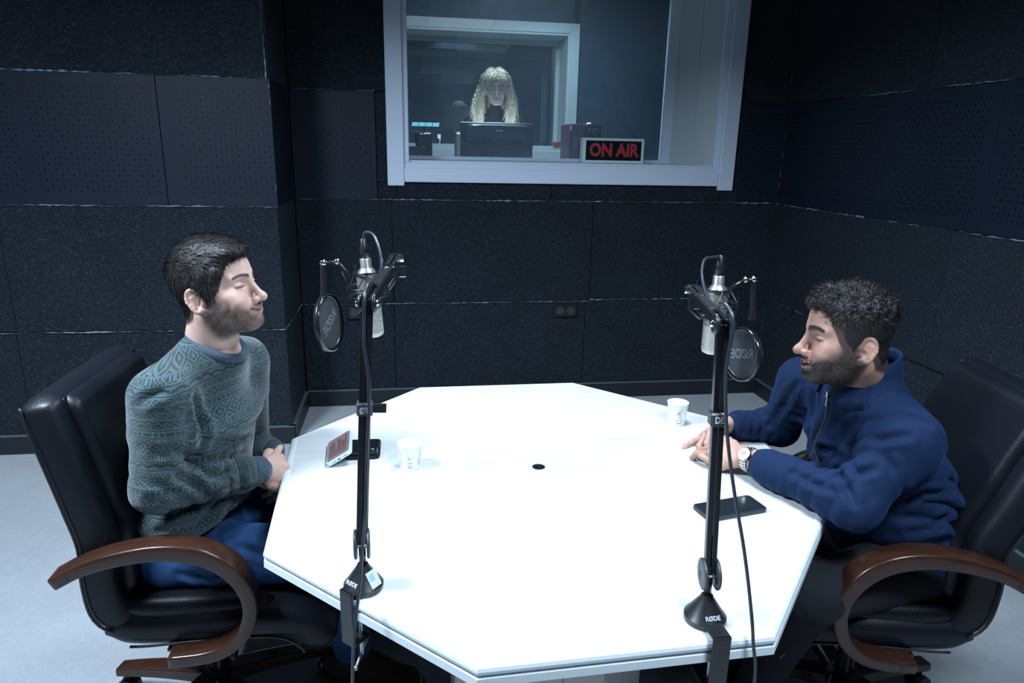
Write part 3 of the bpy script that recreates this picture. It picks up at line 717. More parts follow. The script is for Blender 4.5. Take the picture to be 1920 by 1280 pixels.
mb, n = ring_mesh(mb, [(.0240, TZ-.012), (.0240, TZ-.0030), (.0222, TZ-.0004), (.0180, TZ+.0001), (.012, TZ-.0008), (.0065, TZ-.0032), (.0022, TZ-.0075), (0, TZ-.0135), (.0008, TZ-.0195), (.0050, TZ-.0228), (.0055, TZ-.0262), (.0008, TZ-.0280), (.0, TZ-.044), (.003, TZ-.047), (.05, TZ-.047)])
mb.f = [f[::-1] for f in mb.f]
o = mb.build('edge_moulding', M['table2'], t)
mb = MB(); Q = inset(OCT, .03); mb.prism([(p.x-cen.x, p.y-cen.y) for p in reversed(Q)], TZ-.046, TZ-.036); mb.build('underside', M['black'], t)
mb = MB(); oc = [(.26*math.cos(PI/8+k*PI/4)/math.cos(PI/8), .26*math.sin(PI/8+k*PI/4)/math.cos(PI/8)-.06) for k in range(8)]; oc = [tuple(Vector(oc[k//2]).lerp(Vector(oc[(k//2+1) % 8]), .5*(k % 2))) for k in range(16)]
M['ped'] = simple('pedestal_laminate', (.74, .70, .66), .4, nscale=20, nstr=0, var=.06)
for k in range(16):
    a_, b2 = Vector(oc[k]), Vector(oc[(k+1) % 16]); e_ = (b2-a_).normalized()*.0012; nn_ = Vector((e_.y, -e_.x)).normalized()*.016
    m_ = MB(); m_.prism([tuple(a_+e_), tuple(b2-e_), tuple(b2-e_-nn_), tuple(a_+e_-nn_)], .0, TZ-.046); m_.build('pedestal_panel', M['ped'], t)
mb = MB(); mb.lathe([(.0175, -.006), (.0185, .0006), (.0165, .0010), (.0158, 0), (.0158, -.03)], 32, Matrix.Translation((hp.x-cen.x, hp.y-cen.y, TZ)), cap=False)
mb.build('grommet', M['darkgrey'], t)
mb = MB(); mb.cyl((hp.x-cen.x, hp.y-cen.y, TZ-.034), (hp.x-cen.x, hp.y-cen.y, TZ-.030), .0168, 20); mb.build('hole_bottom', M['black'], t)
# ------------------------------------------------------------------ chairs
def rrect(w_, h_, r, n=4):
    out = []
    for cx_, cy_, a0 in ((w_-r, h_-r, 0), (-w_+r, h_-r, PI/2), (-w_+r, -h_+r, PI), (w_-r, -h_+r, 3*PI/2)):
        for k in range(n+1): a = a0+PI/2*k/n; out.append((cx_+r*math.cos(a), cy_+r*math.sin(a)))
    return out
def loft(secs, closed_ends=True):
    """secs: list of lists of Vector, equal length"""
    mb = MB(); n = len(secs[0]); vs = [p for s_ in secs for p in s_]
    fs = [(k*n+i, k*n+(i+1) % n, (k+1)*n+(i+1) % n, (k+1)*n+i) for k in range(len(secs)-1) for i in range(n)]
    if closed_ends: fs += [tuple(range(n-1, -1, -1)), tuple((len(secs)-1)*n+i for i in range(n))]
    mb.add(vs, fs); return mb
def path_frames(path):
    out = []; m = len(path)
    for i, p in enumerate(path):
        t_ = (Vector(path[min(i+1, m-1)])-Vector(path[max(i-1, 0)])).normalized(); out.append((Vector(p), t_))
    return out
def chair(loc, rz, label, rake=.0):
    t = empty('office_chair', loc, rz, label, 'chair', 'executive office chairs at the table')
    L = M['leather']
    # backrest shell: centre line from the seat up; local x forward, y across
    prof = bez([(-.105, 0, .465), (-.15, 0, .51), (-.158, 0, .60), (-.152, 0, .70), (-.165-rake*.35, 0, .80), (-.190-rake*.7, 0, .93), (-.208-rake, 0, 1.02), (-.214-rake*1.08, 0, 1.055)], 5)
    secs = []; m = len(prof)
    for i, (p, tv) in enumerate(path_frames(prof)):
        nv = Vector((tv.z, 0, -tv.x)); u = i/(m-1)
        w_ = .235+.02*math.sin(PI*u); th = .046
        if u > .88: q = (u-.88)/.12; w_ -= .03*q**2; th *= math.sqrt(max(.12, 1-q**2*.9))
        if u < .1: th *= .7+3*u
        secs.append([p+Vector((0, 1, 0))*a*1.0+nv*b*(1-.18*math.cos(a/w_*1.5)) for a, b in rrect(w_, th, min(th*.95, .035), 5)])
    loft(secs).build('backrest', L, t, smooth=True)
    # front cushion of the back
    secs = []
    for i, (p, tv) in enumerate(path_frames(prof)):
        u = i/(m-1)
        if u < .12 or u > .93: continue
        nv = Vector((tv.z, 0, -tv.x)); q = (u-.12)/.81; e = min(1, math.sin(PI*max(.03, min(.97, q)))*3.2)
        w_ = .20*(.88+.12*e); th = .030*e+.004
        secs.append([p+Vector((0, a, 0))+nv*(.036+b) for a, b in rrect(w_, th, min(th*.9, .02), 4)])
    loft(secs).build('back_cushion', L, t, smooth=True)
    # piping and seams
    for sy in (-1, 1):
        mb = MB(); pts = []
        for i, (p, tv) in enumerate(path_frames(prof)):
            u = i/(m-1); nv = Vector((tv.z, 0, -tv.x)); w_ = .235+.02*math.sin(PI*u)
            if .04 < u < .95: pts.append(p-nv*.034*(.85)+Vector((0, sy*(w_+.001), 0)))
        mb.tube(pts, .0035, 6); mb.build('piping', M['black'], t, smooth=True)
        mb = MB(); pts = [p for p in pts]
        k_ = 0
        pl = []
        for i, (p, tv) in enumerate(path_frames(prof)):
            u = i/(m-1); nv = Vector((tv.z, 0, -tv.x)); w_ = .235+.02*math.sin(PI*u)
            if .06 < u < .92: pl.append(p+nv*.0415+Vector((0, sy*(w_-.04), 0)))
        mb.tube(bez(pl, 2), .0022, 5); mb.build('seam', M['stitch'], t, smooth=True)
    # seat
    prof = bez([(-.16, 0, .462), (-.08, 0, .452), (.05, 0, .455), (.18, 0, .455), (.27, 0, .440), (.325, 0, .395), (.338, 0, .345)], 5)
    secs = []; m = len(prof)
    for i, (p, tv) in enumerate(path_frames(prof)):
        nv = Vector((-tv.z, 0, tv.x)); u = i/(m-1); w_ = .235+.022*math.sin(PI*min(1, u*1.1)); th = .044
        if u < .08: th *= .6+5*u
        if u > .9: q = (u-.9)/.1; th *= math.sqrt(max(.15, 1-q*q*.85)); w_ -= .02*q
        secs.append([p+Vector((0, -a, 0))+nv*(b+(.012*math.cos(a/w_*1.57) if b > 0 else 0)) for a, b in rrect(w_, th, min(th*.95, .036), 5)])
    loft(secs).build('seat', L, t, smooth=True)
    for sy in (-1, 1):
        mb = MB(); pts = [p+Vector((-tv.z, 0, tv.x))*(-.03)+Vector((0, sy*.252, 0)) for i, (p, tv) in enumerate(path_frames(prof)) if 3 < i < m-3]
        mb.tube(pts, .0035, 6); mb.build('piping', M['black'], t, smooth=True)
    # side bolsters rising beside the seat
    for sy in (-1, 1):
        secs = []
        for k in range(15):
            u = k/14; x = -.13+.36*u; z = .505-.01*u; e = math.sqrt(max(.05, 1-(2*u-1)**4))
            secs.append([Vector((x, sy*.205+a, z+b)) for a, b in rrect(.034*e, .030*e, .026*e, 4)])
        loft(secs).build('seat_bolster', L, t, smooth=True)
    # wooden arms: flat band bent in the x-z plane
    ap = bez([(-.222, 0, .640), (-.16, 0, .672), (-.09, 0, .692), (.0, 0, .703), (.08, 0, .692), (.14, 0, .660), (.182, 0, .605), (.196, 0, .540), (.178, 0, .475), (.135, 0, .432), (.08, 0, .414), (.0, 0, .410)], 5)
    for sy in (-1, 1):
        secs = []; m2 = len(ap)
        for i, (p, tv) in enumerate(path_frames(ap)):
            nv = Vector((-tv.z, 0, tv.x)); u = i/(m2-1); th = .0155+.006*math.exp(-((u-.40)/.2)**2); w_ = .030
            secs.append([p+Vector((0, sy*.278-a, 0))+nv*b for a, b in rrect(w_, th, .005, 2)])
        arm = loft(secs).build('armrest', M['wood'], t, smooth=False)
        bv = arm.modifiers.new('b', 'BEVEL'); bv.width = .002; bv.limit_method = 'ANGLE'; bv.angle_limit = .8
        arm.data.polygons.foreach_set('use_smooth', [True]*len(arm.data.polygons))
        for bx, bz in ((-.19, .656), (.035, .411)):
            mb = MB(); mb.cyl((bx, sy*.309, bz), (bx, sy*.306, bz), .0065, 12); mb.build('bolt', M['black'], arm)
        mb = MB(); mb.box((-.02, min(sy*.25, sy*.1), .398), (.10, max(sy*.25, sy*.1), .408), .002); mb.build('arm_bracket', M['black'], t)
    mb = MB(); mb.box((-.10, -.09, .375), (.16, .09, .412), .006); mb.build('tilt_mechanism', M['black'], t)
    mb = MB(); mb.lathe([(.026, .10), (.026, .26), (.018, .262), (.018, .38)], 20, Matrix.Translation((.02, 0, 0))); mb.build('gas_column', M['blackm'], t, smooth=False)
    mb = MB(); mb.lathe([(.05, .085), (.055, .10), (.052, .135), (.03, .15)], 24, Matrix.Translation((.02, 0, 0))); mb.build('hub', M['black'], t)
    for k in range(5):
        a = 2*PI*k/5+(.35 if rz == 0 else 1.02); dx, dy = math.cos(a), math.sin(a)
        secs = []
        for q in range(8):
            u = q/7; r_ = .03+.29*u; w_ = .030-.008*u; h_ = .022-.008*u; z = .118-.028*u*u
            secs.append([Vector((.02+dx*r_-dy*(-a_), dy*r_+dx*(-a_), z+b)) for a_, b in rrect(w_, h_, .006, 2)])
        leg = loft(secs).build('base_leg', M['wood'], t)
        cx_, cy_ = .02+dx*.305, dy*.305
        mb = MB()
        for s_ in (-1, 1): mb.cyl((cx_-dy*s_*.008, cy_+dx*s_*.008, .029), (cx_-dy*s_*.024, cy_+dx*s_*.024, .029), .028, 16)
        mb.cyl((cx_, cy_, .03), (cx_, cy_, .085), .008, 8); mb.build('caster', M['black'], leg)
    return t
chL = chair((-.585, 1.78, 0), 0, 'black leather office chair with curved wooden arms, at left under the man in the sweater', .015)
chR = chair((1.264, 1.535, -.015), math.radians(167), 'black leather office chair with curved wooden arms, at right under the man in navy', .075)
chR.location.z = 0
# ------------------------------------------------------------------ implicit surfaces (numpy) for the figures
def A3(v): return np.array([float(q) for q in v], np.float32)
class SDF:
    def __init__(s, lo, hi, h):
        s.lo = np.array(lo, np.float32); s.h = h; n = np.ceil((np.array(hi)-s.lo)/h).astype(int)+1
        s.ax = [s.lo[i]+h*np.arange(n[i], dtype=np.float32) for i in range(3)]
        s.F = np.full(n, 1., np.float32)
    def reg(s, lo, hi):
        sl = []; g = []
        for i in range(3):
            a = max(0, int((lo[i]-s.lo[i])/s.h)); b = min(len(s.ax[i]), int((hi[i]-s.lo[i])/s.h)+2)
            if b <= a: return None, None
            sl.append(slice(a, b)); sh = [1, 1, 1]; sh[i] = -1; g.append(s.ax[i][a:b].reshape(sh))
        return tuple(sl), g
    def comb(s, sl, d, k, op):
        f = s.F[sl]
        if op == '+':
            if k > 0: hh = np.maximum(k-np.abs(f-d), 0)/k; s.F[sl] = np.minimum(f, d)-hh*hh*k*.25
            else: s.F[sl] = np.minimum(f, d)
        else:
            d = -d
            if k > 0: hh = np.maximum(k-np.abs(f-d), 0)/k; s.F[sl] = np.maximum(f, d)+hh*hh*k*.25
            else: s.F[sl] = np.maximum(f, d)
    def cap(s, a, b, ra, rb=None, k=.01, op='+'):
        rb = ra if rb is None else rb; a = A3(a); b = A3(b); m = max(ra, rb)+k+2*s.h
        sl, g = s.reg(np.minimum(a, b)-m, np.maximum(a, b)+m)
        if sl is None: return s
        ab = b-a; L = float(ab@ab)+1e-12
        p = [g[i]-a[i] for i in range(3)]
        t = np.clip((p[0]*ab[0]+p[1]*ab[1]+p[2]*ab[2])/L, 0, 1)
        d = np.sqrt(sum((p[i]-t*ab[i])**2 for i in range(3)))-(ra+(rb-ra)*t)
        s.comb(sl, d, k, op); return s
    def ell(s, c, r, k=.01, op='+', R=None):
        c = A3(c); r = A3(r); m = float(r.max())+k+2*s.h
        sl, g = s.reg(c-m, c+m)
        if sl is None: return s
        p = [g[i]-c[i] for i in range(3)]
        if R is not None: p = [R[i][0]*p[0]+R[i][1]*p[1]+R[i][2]*p[2] for i in range(3)]
        k0 = np.sqrt(sum((p[i]/r[i])**2 for i in range(3))); k1 = np.sqrt(sum((p[i]/r[i]**2)**2 for i in range(3)))+1e-6
        s.comb(sl, k0*(k0-1)/k1, k, op); return s
    def slab(s, a, b, side, wa, da, wb, db, k=.02, capz=.05, op='+', pw=2.):
        """elliptic limb from a to b; half width w along side, half depth d across"""
        a = Vector(a); b = Vector(b); ax = (b-a); L = ax.length; ax.normalize(); sd = Vector(side); sd = (sd-ax*sd.dot(ax)).normalized(); fd = ax.cross(sd)
        m = max(wa, wb, da, db, capz)+k+2*s.h
        sl, g = s.reg(np.minimum(A3(a), A3(b))-m, np.maximum(A3(a), A3(b))+m)
        if sl is None: return s
        p = [g[i]-float(a[i]) for i in range(3)]
        z = p[0]*ax[0]+p[1]*ax[1]+p[2]*ax[2]; t = np.clip(z/L, 0, 1); ov = z-t*L
        x = p[0]*sd[0]+p[1]*sd[1]+p[2]*sd[2]; y = p[0]*fd[0]+p[1]*fd[1]+p[2]*fd[2]
        w_ = wa+(wb-wa)*t; dd = da+(db-da)*t
        q = (np.abs(x/w_)**pw+np.abs(y/dd)**pw+np.abs(ov/capz)**pw)**(1/pw)
        s.comb(sl, (q-1)*np.minimum(w_, dd)*.9, k, op); return s
    def wrinkle(s, c, rad, dr, wl, amp, seed=0, rnd=.6):
        c = A3(c); dr = A3(Vector(dr).normalized()); m = rad*1.6
        sl, g = s.reg(c-m, c+m)
        if sl is None: return s
        p = [g[i]-c[i] for i in range(3)]; r2 = sum(q*q for q in p)
        ph = (p[0]*dr[0]+p[1]*dr[1]+p[2]*dr[2])/wl*2*PI
        ph = ph+rnd*2*(np.sin(p[0]*31+seed)+np.sin(p[1]*27+seed*2.1+p[2]*19))
        s.F[sl] -= (amp*(1.5*np.abs(np.sin(ph*.5))-.9+.45*np.sin(ph*.37+seed))*np.exp(-r2/(rad*rad*.5))).astype(np.float32); return s
    def bumps(s, amp, fr, seed=0):
        X_, Y_, Z_ = [a.reshape([-1 if i == j else 1 for j in range(3)]) for i, a in enumerate(s.ax)]
        n = np.zeros_like(s.F)
        for k in range(4):
            f = fr*(1.7**k); n += (np.sin(X_*f+seed+k+1.3*np.sin(Y_*f*.7+k))*np.sin(Y_*f*1.1+seed*2+k*3+np.sin(Z_*f*.8))*np.sin(Z_*f*.9+k*2+1.1*np.sin(X_*f*.6+seed)))/(1.4**k)
        s.F -= amp*n; return s
    def mesh(s):
        F = s.F; F[0] = F[-1] = 1; F[:, 0] = F[:, -1] = 1; F[:, :, 0] = F[:, :, -1] = 1
        S = F < 0; n = np.array(F.shape)-1
        acc = np.zeros((*n, 3), np.float32); cnt = np.zeros(n, np.float32)
        for ax in range(3):
            o1, o2 = [i for i in range(3) if i != ax]
            for u in (0, 1):
                for v in (0, 1):
                    sa = [None]*3; sa[ax] = slice(0, -1); sa[o1] = slice(u, u+n[o1]); sa[o2] = slice(v, v+n[o2])
                    sb = list(sa); sb[ax] = slice(1, None)
                    a = F[tuple(sa)]; b = F[tuple(sb)]; cr = (a < 0) != (b < 0)
                    ii = np.nonzero(cr); aa = a[ii]; bb = b[ii]; t = aa/(aa-bb)
                    acc[(*ii, np.full(len(t), ax))] += t
                    if u: acc[(*ii, np.full(len(t), o1))] += 1
                    if v: acc[(*ii, np.full(len(t), o2))] += 1
                    cnt[ii] += 1
        act = cnt > 0; idx = np.full(n, -1, np.int64); ii = np.nonzero(act); idx[ii] = np.arange(len(ii[0]))
        V = s.lo+s.h*(np.stack(ii, 1)+acc[ii]/cnt[ii][:, None])
        Q = []
        for ax in range(3):
            o1, o2 = [(1, 2), (2, 0), (0, 1)][ax]
            sa = [slice(1, -1)]*3; sa[ax] = slice(0, -1); sb = [slice(1, -1)]*3; sb[ax] = slice(1, None)
            a = S[tuple(sa)]; b = S[tuple(sb)]
            for cond, flip in ((a & ~b, False), (~a & b, True)):
                c = list(np.nonzero(cond)); c = [q+(0 if i == ax else 1) for i, q in enumerate(c)]
                def g(d1, d2): e = list(c); e[o1] = e[o1]+d1; e[o2] = e[o2]+d2; return idx[tuple(e)]
                q = np.stack([g(-1, -1), g(0, -1), g(0, 0), g(-1, 0)], 1)
                if flip: q = q[:, ::-1]
                Q.append(q)
        Q = np.concatenate(Q); Q = Q[(Q >= 0).all(1)]
        return V.astype(np.float32), Q
def relax(V, Q, it=1, lam=.5):
    for _ in range(it):
        s = np.zeros_like(V); c = np.zeros(len(V), np.float32)
        for i in range(4):
            np.add.at(s, Q[:, i], V[Q[:, i-1]]+V[Q[:, (i+1) % 4]]); np.add.at(c, Q[:, i], 2)
        V = V*(1-lam)+lam*s/c[:, None]
    return V
def normals(V, Q):
    n = np.cross(V[Q[:, 2]]-V[Q[:, 0]], V[Q[:, 3]]-V[Q[:, 1]]); N = np.zeros_like(V)
    for i in range(4): np.add.at(N, Q[:, i], n)
    return N/(np.linalg.norm(N, axis=1, keepdims=True)+1e-9)
def folds(V, Q, lines, depth=.010, r_=.010):
    """press creases into a garment along the given lines on its visible side"""
    N = normals(V, Q); c = np.array([0, 0, CAMZ], np.float32); rel = V-c; dist = np.linalg.norm(rel, axis=1); face = (N*rel).sum(1) < 0
    for ln in lines:
        dp, ln = (ln[0], ln[1:]) if not hasattr(ln[0], '__len__') else (1., ln)
        P_ = []
        for px, py in ln:
            d = A3(at(px, py, y=1.)-Vector((0, 0, CAMZ))); d /= np.linalg.norm(d)
            t = rel @ d; off = np.linalg.norm(rel-t[:, None]*d, axis=1); m = face & (off < .012)
            if m.any(): i = np.nonzero(m)[0]; P_.append(V[i[np.argmin(dist[i])]])
        if len(P_) < 2: continue
        best = np.full(len(V), 9., np.float32); tt = np.zeros(len(V), np.float32); n = len(P_)-1
        for k in range(n):
            a, b = P_[k], P_[k+1]; ab = b-a; L = float(ab@ab)+1e-9; t = np.clip(((V-a)@ab)/L, 0, 1); d = np.linalg.norm(V-a-t[:, None]*ab, axis=1)
            m = d < best; best[m] = d[m]; tt[m] = ((k+t)/n)[m]
        env = np.sqrt(np.clip(np.sin(PI*np.clip(tt*.9+.05, 0, 1)), 0, 1))
        disp = -depth*dp*np.exp(-(best/r_)**2)+.55*depth*dp*np.exp(-((best-2.1*r_)/(1.1*r_))**2)
        V = V+N*(disp*env)[:, None]
    return V.astype(np.float32)
def merge(parts):
    Vs, Qs, Cs, n = [], [], [], 0
    for V, Q, c in parts: Vs.append(V); Qs.append(Q+n); Cs.append(c); n += len(V)
    return np.concatenate(Vs), np.concatenate(Qs), np.concatenate(Cs)
def g3(V, c, r): # soft blob weight
    r = np.array(r); return np.exp(-(((V-np.array(c))/r)**2).sum(1))
def sstep(a, b, x): t = np.clip((x-a)/(b-a), 0, 1); return t*t*(3-2*t)
nrng = np.random.default_rng(7)
def pnoise(V, f, seed=0):
    x, y, z = V[:, 0]*f, V[:, 1]*f, V[:, 2]*f
    return (np.sin(x+seed+1.7*np.sin(y*.8+seed))*np.sin(y*1.13+2*seed+1.3*np.sin(z*.9))+np.sin(z*1.21+seed*3+1.5*np.sin(x*.7)))*.5
# ------------------------------------------------------------------ head : x forward, y left, z up, origin between the ears at eye height
def head_field(neck_end, smile=1., fem=False, h=.0018, jaw=1., open_=1.):
    F = SDF((-.125, -.105, -.235), (.14, .105, .135), h)
    sy = (1, -1)
    F.ell((-.008, 0, .032), (.089, .073, .082), .02)
    F.ell((.036, 0, .036), (.053, .060, .050), .03)
    F.ell((.036, 0, -.022), (.050, .057, .062), .03)
    F.ell((.034, 0, -.068), (.048*jaw, .046*jaw, .038), .03)
    for s_ in sy:
        F.cap((.000, s_*.050*jaw, -.055), (.066, s_*.016, -.098), .015, .014, .025)
        F.ell((.058, s_*.044, -.022), (.020, .020, .017), .02)
        F.ell((.070, s_*.037, -.040), (.018, .019*smile, .017), .016)
        F.cap((.087, s_*.012, .018), (.068, s_*.050, .020), .0075 if not fem else .005, .006, .014)
        F.ell((.012, s_*.062, -.012), (.03, .012, .04), .02)
    F.ell((.076, 0, -.098), (.017, .022, .016), .02)
    for s_ in sy: F.ell((.095, s_*.033, .001), (.016, .019, .0125), .012, '-')
    for s_ in sy:
        F.ell((.0712, s_*.033, .000), (.0135, .0155, .0125), .004)
        F.cap((.0842, s_*.020, -.0005), (.0765, s_*.045, -.001), .0022, .002, .003)      # closed lids
        F.cap((.0862, s_*.022, -.0035), (.0795, s_*.044, -.0035), .0012, .0010, .002, '-')
        F.cap((.087, s_*.021, .0085), (.079, s_*.047, .006), .0012, .0012, .004, '-')
        F.cap((.0815, s_*.027, -.0125), (.075, s_*.045, -.012), .0018, .0016, .006)
    # nose
    F.cap((.0865, 0, .012), (.107, 0, -.030), .0065, .0085, .012)
    F.ell((.1125, 0, -.0385), (.0125, .0115, .0112) if not fem else (.010, .009, .009), .009)
    for s_ in sy:
        F.ell((.100, s_*.0135, -.0425), (.0105, .0072, .0080), .006)
        F.cap((.106, s_*.0065, -.0505), (.102, s_*.008, -.046), .0032, .0026, .002, '-')
        F.cap((.094, s_*.0215, -.044), (.080, s_*.036, -.068), .0030, .0020, .008, '-')
        F.cap((.074, s_*.026, -.1), (.062, s_*.045, -.062), .009, .010, .02)
    F.ell((.079, 0, -.064), (.0190, .034, .021), .016)
    F.cap((.101, 0, -.050), (.1005, 0, -.057), .002, .002, .004, '-')
    wd = .029*smile; up = .004+.008*(smile-1)*4; mo = .0018+.0040*open_; dn = .0030*open_
    for s_ in sy:
        F.cap((.0985, s_*.003, -.0620), (.0925, s_*wd*.6, -.0625+up*.35), .0040, .0036, .005); F.cap((.0925, s_*wd*.6, -.0625+up*.35), (.0765, s_*wd, -.0640+up), .0036, .0022, .005)
        F.cap((.0950, 0, -.0775-dn), (.0900, s_*wd*.55, -.0755-dn+up*.4), .0052, .0044, .005); F.cap((.0900, s_*wd*.55, -.0755-dn+up*.4), (.0765, s_*wd*.94, -.0680+up), .0044, .0024, .005)
        F.cap((.0755, s_*(wd+.003), -.0645+up), (.0700, s_*(wd+.006), -.0610+up), .003, .002, .004, '-')
    for s_ in sy:
        F.cap((.1030, 0, -.0696-dn*.4), (.0965, s_*wd*.6, -.0680-dn*.3+up*.4), mo, mo*.9, .0015, '-'); F.cap((.0965, s_*wd*.6, -.0680-dn*.3+up*.4), (.0810, s_*wd*.97, -.0655+up), mo*.9, .0016, .0015, '-')
    F.cap((.0985, -.010, -.0885-dn), (.0985, .010, -.0885-dn), .0035, .0035, .008, '-')
    if open_ > .3:
        for s_ in sy: F.cap((.0935, 0, -.0672), (.0880, s_*wd*.6, -.0660+up*.4), .0030, .0028, .0); F.cap((.0880, s_*wd*.6, -.0660+up*.4), (.0780, s_*wd*.85, -.0645+up*.8), .0028, .0020, .0)
    # ears
    for s_ in sy:
        U_ = np.array([-.90, .43*s_, -.05]); V_ = np.array([-.16, 0, .98]); W_ = np.array([.43, .90*s_, 0]); c_ = np.array([-.002, s_*.0715, -.019])
        Pe = lambda u, v, w: tuple(c_+u*U_+v*V_+w*W_)
        Re = [tuple(U_), tuple(W_), tuple(V_)]
        F.ell(Pe(.014, .001, -.001), (.0175, .0048, .029), .006, R=Re)
        F.ell(Pe(.012, .005, .0055), (.0125, .0050, .0200), .004, '-', R=Re)
        hp = [Pe(.0150+.0172*math.cos(t)*(1 if math.sin(t) > -.2 else .86), .003+.0300*math.sin(t), .0025) for t in [math.radians(q) for q in range(200, -95, -18)]]
        for a, b in zip(hp, hp[1:]): F.cap(a, b, .0032, .0032, .004)
        F.cap(Pe(.0215, .014, .001), Pe(.0205, -.012, .001), .0030, .0026, .004); F.cap(Pe(.0215, .012, .001), Pe(.012, .017, .001), .0022, .0020, .004)
        F.ell(Pe(.0085, -.026, .000), (.0085, .0052, .0088), .006, R=Re)
        F.ell(Pe(.0100, -.006, .002), (.0065, .0070, .0080), .003, '-', R=Re)
        F.ell(Pe(.0005, -.008, .0035), (.0048, .0045, .0065), .004)
    nr = .059 if not fem else .044
    if not fem: F.ell((.020, 0, -.092), (.042, .043, .026), .03)
    F.cap((-.022, 0, -.055), neck_end, nr, nr+.006, .025)
    return F
def head_colors(V, skin=(.50, .315, .25), beard=.8, brow=(.02, .015, .012), lips=(.36, .15, .14), teeth=True, fem=False, smile=1., seed=1, brow_w=1., open_=0.):
    x, y, z = V.T; ay = np.abs(y); c = np.tile(np.array(skin), (len(V), 1))
    S = np.stack([x, ay, z], 1)
    def blend(w_, col): nonlocal c; w2 = np.clip(w_, 0, 1)[:, None]; c = c*(1-w2)+np.array(col)*w2
    c *= (1+.05*pnoise(V, 90, seed))[:, None]
    blend(.30*g3(S, (.072, .036, -.035), (.022, .02, .016)), (.50, .20, .18))
    blend(.38*g3(S, (.112, .0, -.038), (.014, .016, .013)), (.50, .20, .18))
    blend(.30*g3(S, (-.012, .084, -.015), (.02, .012, .036)), (.48, .20, .17))
    up = .004+.008*(smile-1)*4
    wd = .029*smile
    if beard:
        m = sstep(-.026, -.050, z+.30*(x-.03)*(x < .03)-.10*np.clip(ay-.02, 0, 1))
        jawm = sstep(-.052, -.074, z-.55*np.clip(ay-.030, 0, .05)+0*x)           # below the cheek line
        side = sstep(.045, .056, ay)*sstep(.008, -.02, z)*sstep(-.006, .006, x)*sstep(.055, .03, x)
        mous = g3(S, (.094, .012, -.0555), (.02, .020, .0055))*1.1*(ay < wd+.006)
        chin = g3(S, (.088, .0, -.098), (.03, .026, .014))
        full = np.clip(np.maximum.reduce([jawm, side*.9, mous, chin])*(z > -.135)*sstep(-.145, -.115, z+.0*x), 0, 1)*sstep(-.03, .0, x+.0)
        clr = 1-.85*g3(S, (.092, 0, -.086), (.02, .012, .004))
        stub = np.clip(full*clr*beard, 0, 1)
    else: stub = np.zeros(len(V))
    lz = up*np.clip(ay/wd, 0, 1.1)**1.3; op_ = .003*open_
    lipm = np.maximum(.8*np.exp(-((z+.0635-lz)/.0028)**2), np.exp(-((z+.0765+op_-lz*.8)/.0040)**2))*sstep(wd*1.02, wd*.75, ay)*(x > .074)
    blend(np.clip(lipm*1.25, 0, .95)*(x > .07), lips)
    inm = ((np.abs(z-(-.0672+up*.8*(ay/wd)**1.6)) < .0040) & (ay < wd*.86) & (x > .064) & (x < np.where(ay < wd*.6, .0972-.006*ay/(wd*.6), .0912-.012*(ay/wd-.6)/.3)))
    gap = (z < -.0700+lz*.8) & (z > -.0760-op_+lz*.8) & (ay < wd*.95) & (x < .0930-.25*ay) & (x > .062)
    c[gap] = (.06, .018, .018); stub[gap | inm] = 0; stub = stub*(1-np.clip(lipm*1.2, 0, 1))
    if teeth: c[inm] = (.66, .64, .60)
    else: blend(.9*np.exp(-((z+.0695-lz)/.0017)**2)*(ay < wd)*(x > .07), (.07, .02, .02))
    # nostrils, ear canal
    blend(.8*g3(S, (.106, .0070, -.0505), (.006, .0035, .003)), (.10, .03, .03)); blend(.7*g3(S, (-.002, .076, -.017), (.006, .006, .008)), (.12, .04, .03))
    # brows
    t = np.clip((ay-.011)/.040, 0, 1); zb = .0185+.009*np.sin(t*2.2)-.006*t
    nb = 1.
    blend(np.clip(2.2*np.exp(-((z-zb)/(.0042*brow_w*(1-.35*t)))**2), 0, 1)*(ay > .009)*(ay < .053)*(x > .045)*nb, brow)
    # closed eyes: lash line and a hint of shadow colour on the lids
    tz = -.0030-.0020*np.cos((ay-.033)/.014*1.4)
    blend(.95*np.exp(-((z-tz)/.0019)**2)*(ay > .019)*(ay < .049)*(x > .06), (.025, .015, .015))
    if fem: blend(.5*g3(S, (.088, .033, .002), (.02, .016, .008)), (.10, .06, .07))
    else: blend(.35*g3(S, (.088, .033, .000), (.02, .016, .008)), (.20, .10, .09))
    if not fem:
        az = np.arctan2(ay, x); hm = sstep(-.007, .006, z-hairline(az, 0 if teeth is False else 1)+.0015*pnoise(V, 260, 4))*(1-g3(S, (-.012, .086, -.015), (.03, .010, .04)))
        stub = np.maximum(stub, hm*.98)
    return np.concatenate([np.clip(c, 0, 1), stub[:, None]], 1)
def hairline(ph, kind=0):
    """lowest z of the hair by azimuth (0 = forehead, pi = nape)"""
    a = np.degrees(ph)
    if kind == 0: return np.interp(a, [0, 18, 30, 40, 48, 58, 68, 80, 90, 103, 118, 135, 180], [.072, .070, .066, .050, .024, -.002, -.018, -.028, -.006, .016, -.030, -.066, -.088])
    return np.interp(a, [0, 18, 30, 40, 50, 60, 70, 80, 90, 103, 118, 135, 180], [.068, .068, .062, .046, .016, -.012, -.036, -.038, -.006, .014, -.030, -.068, -.094])
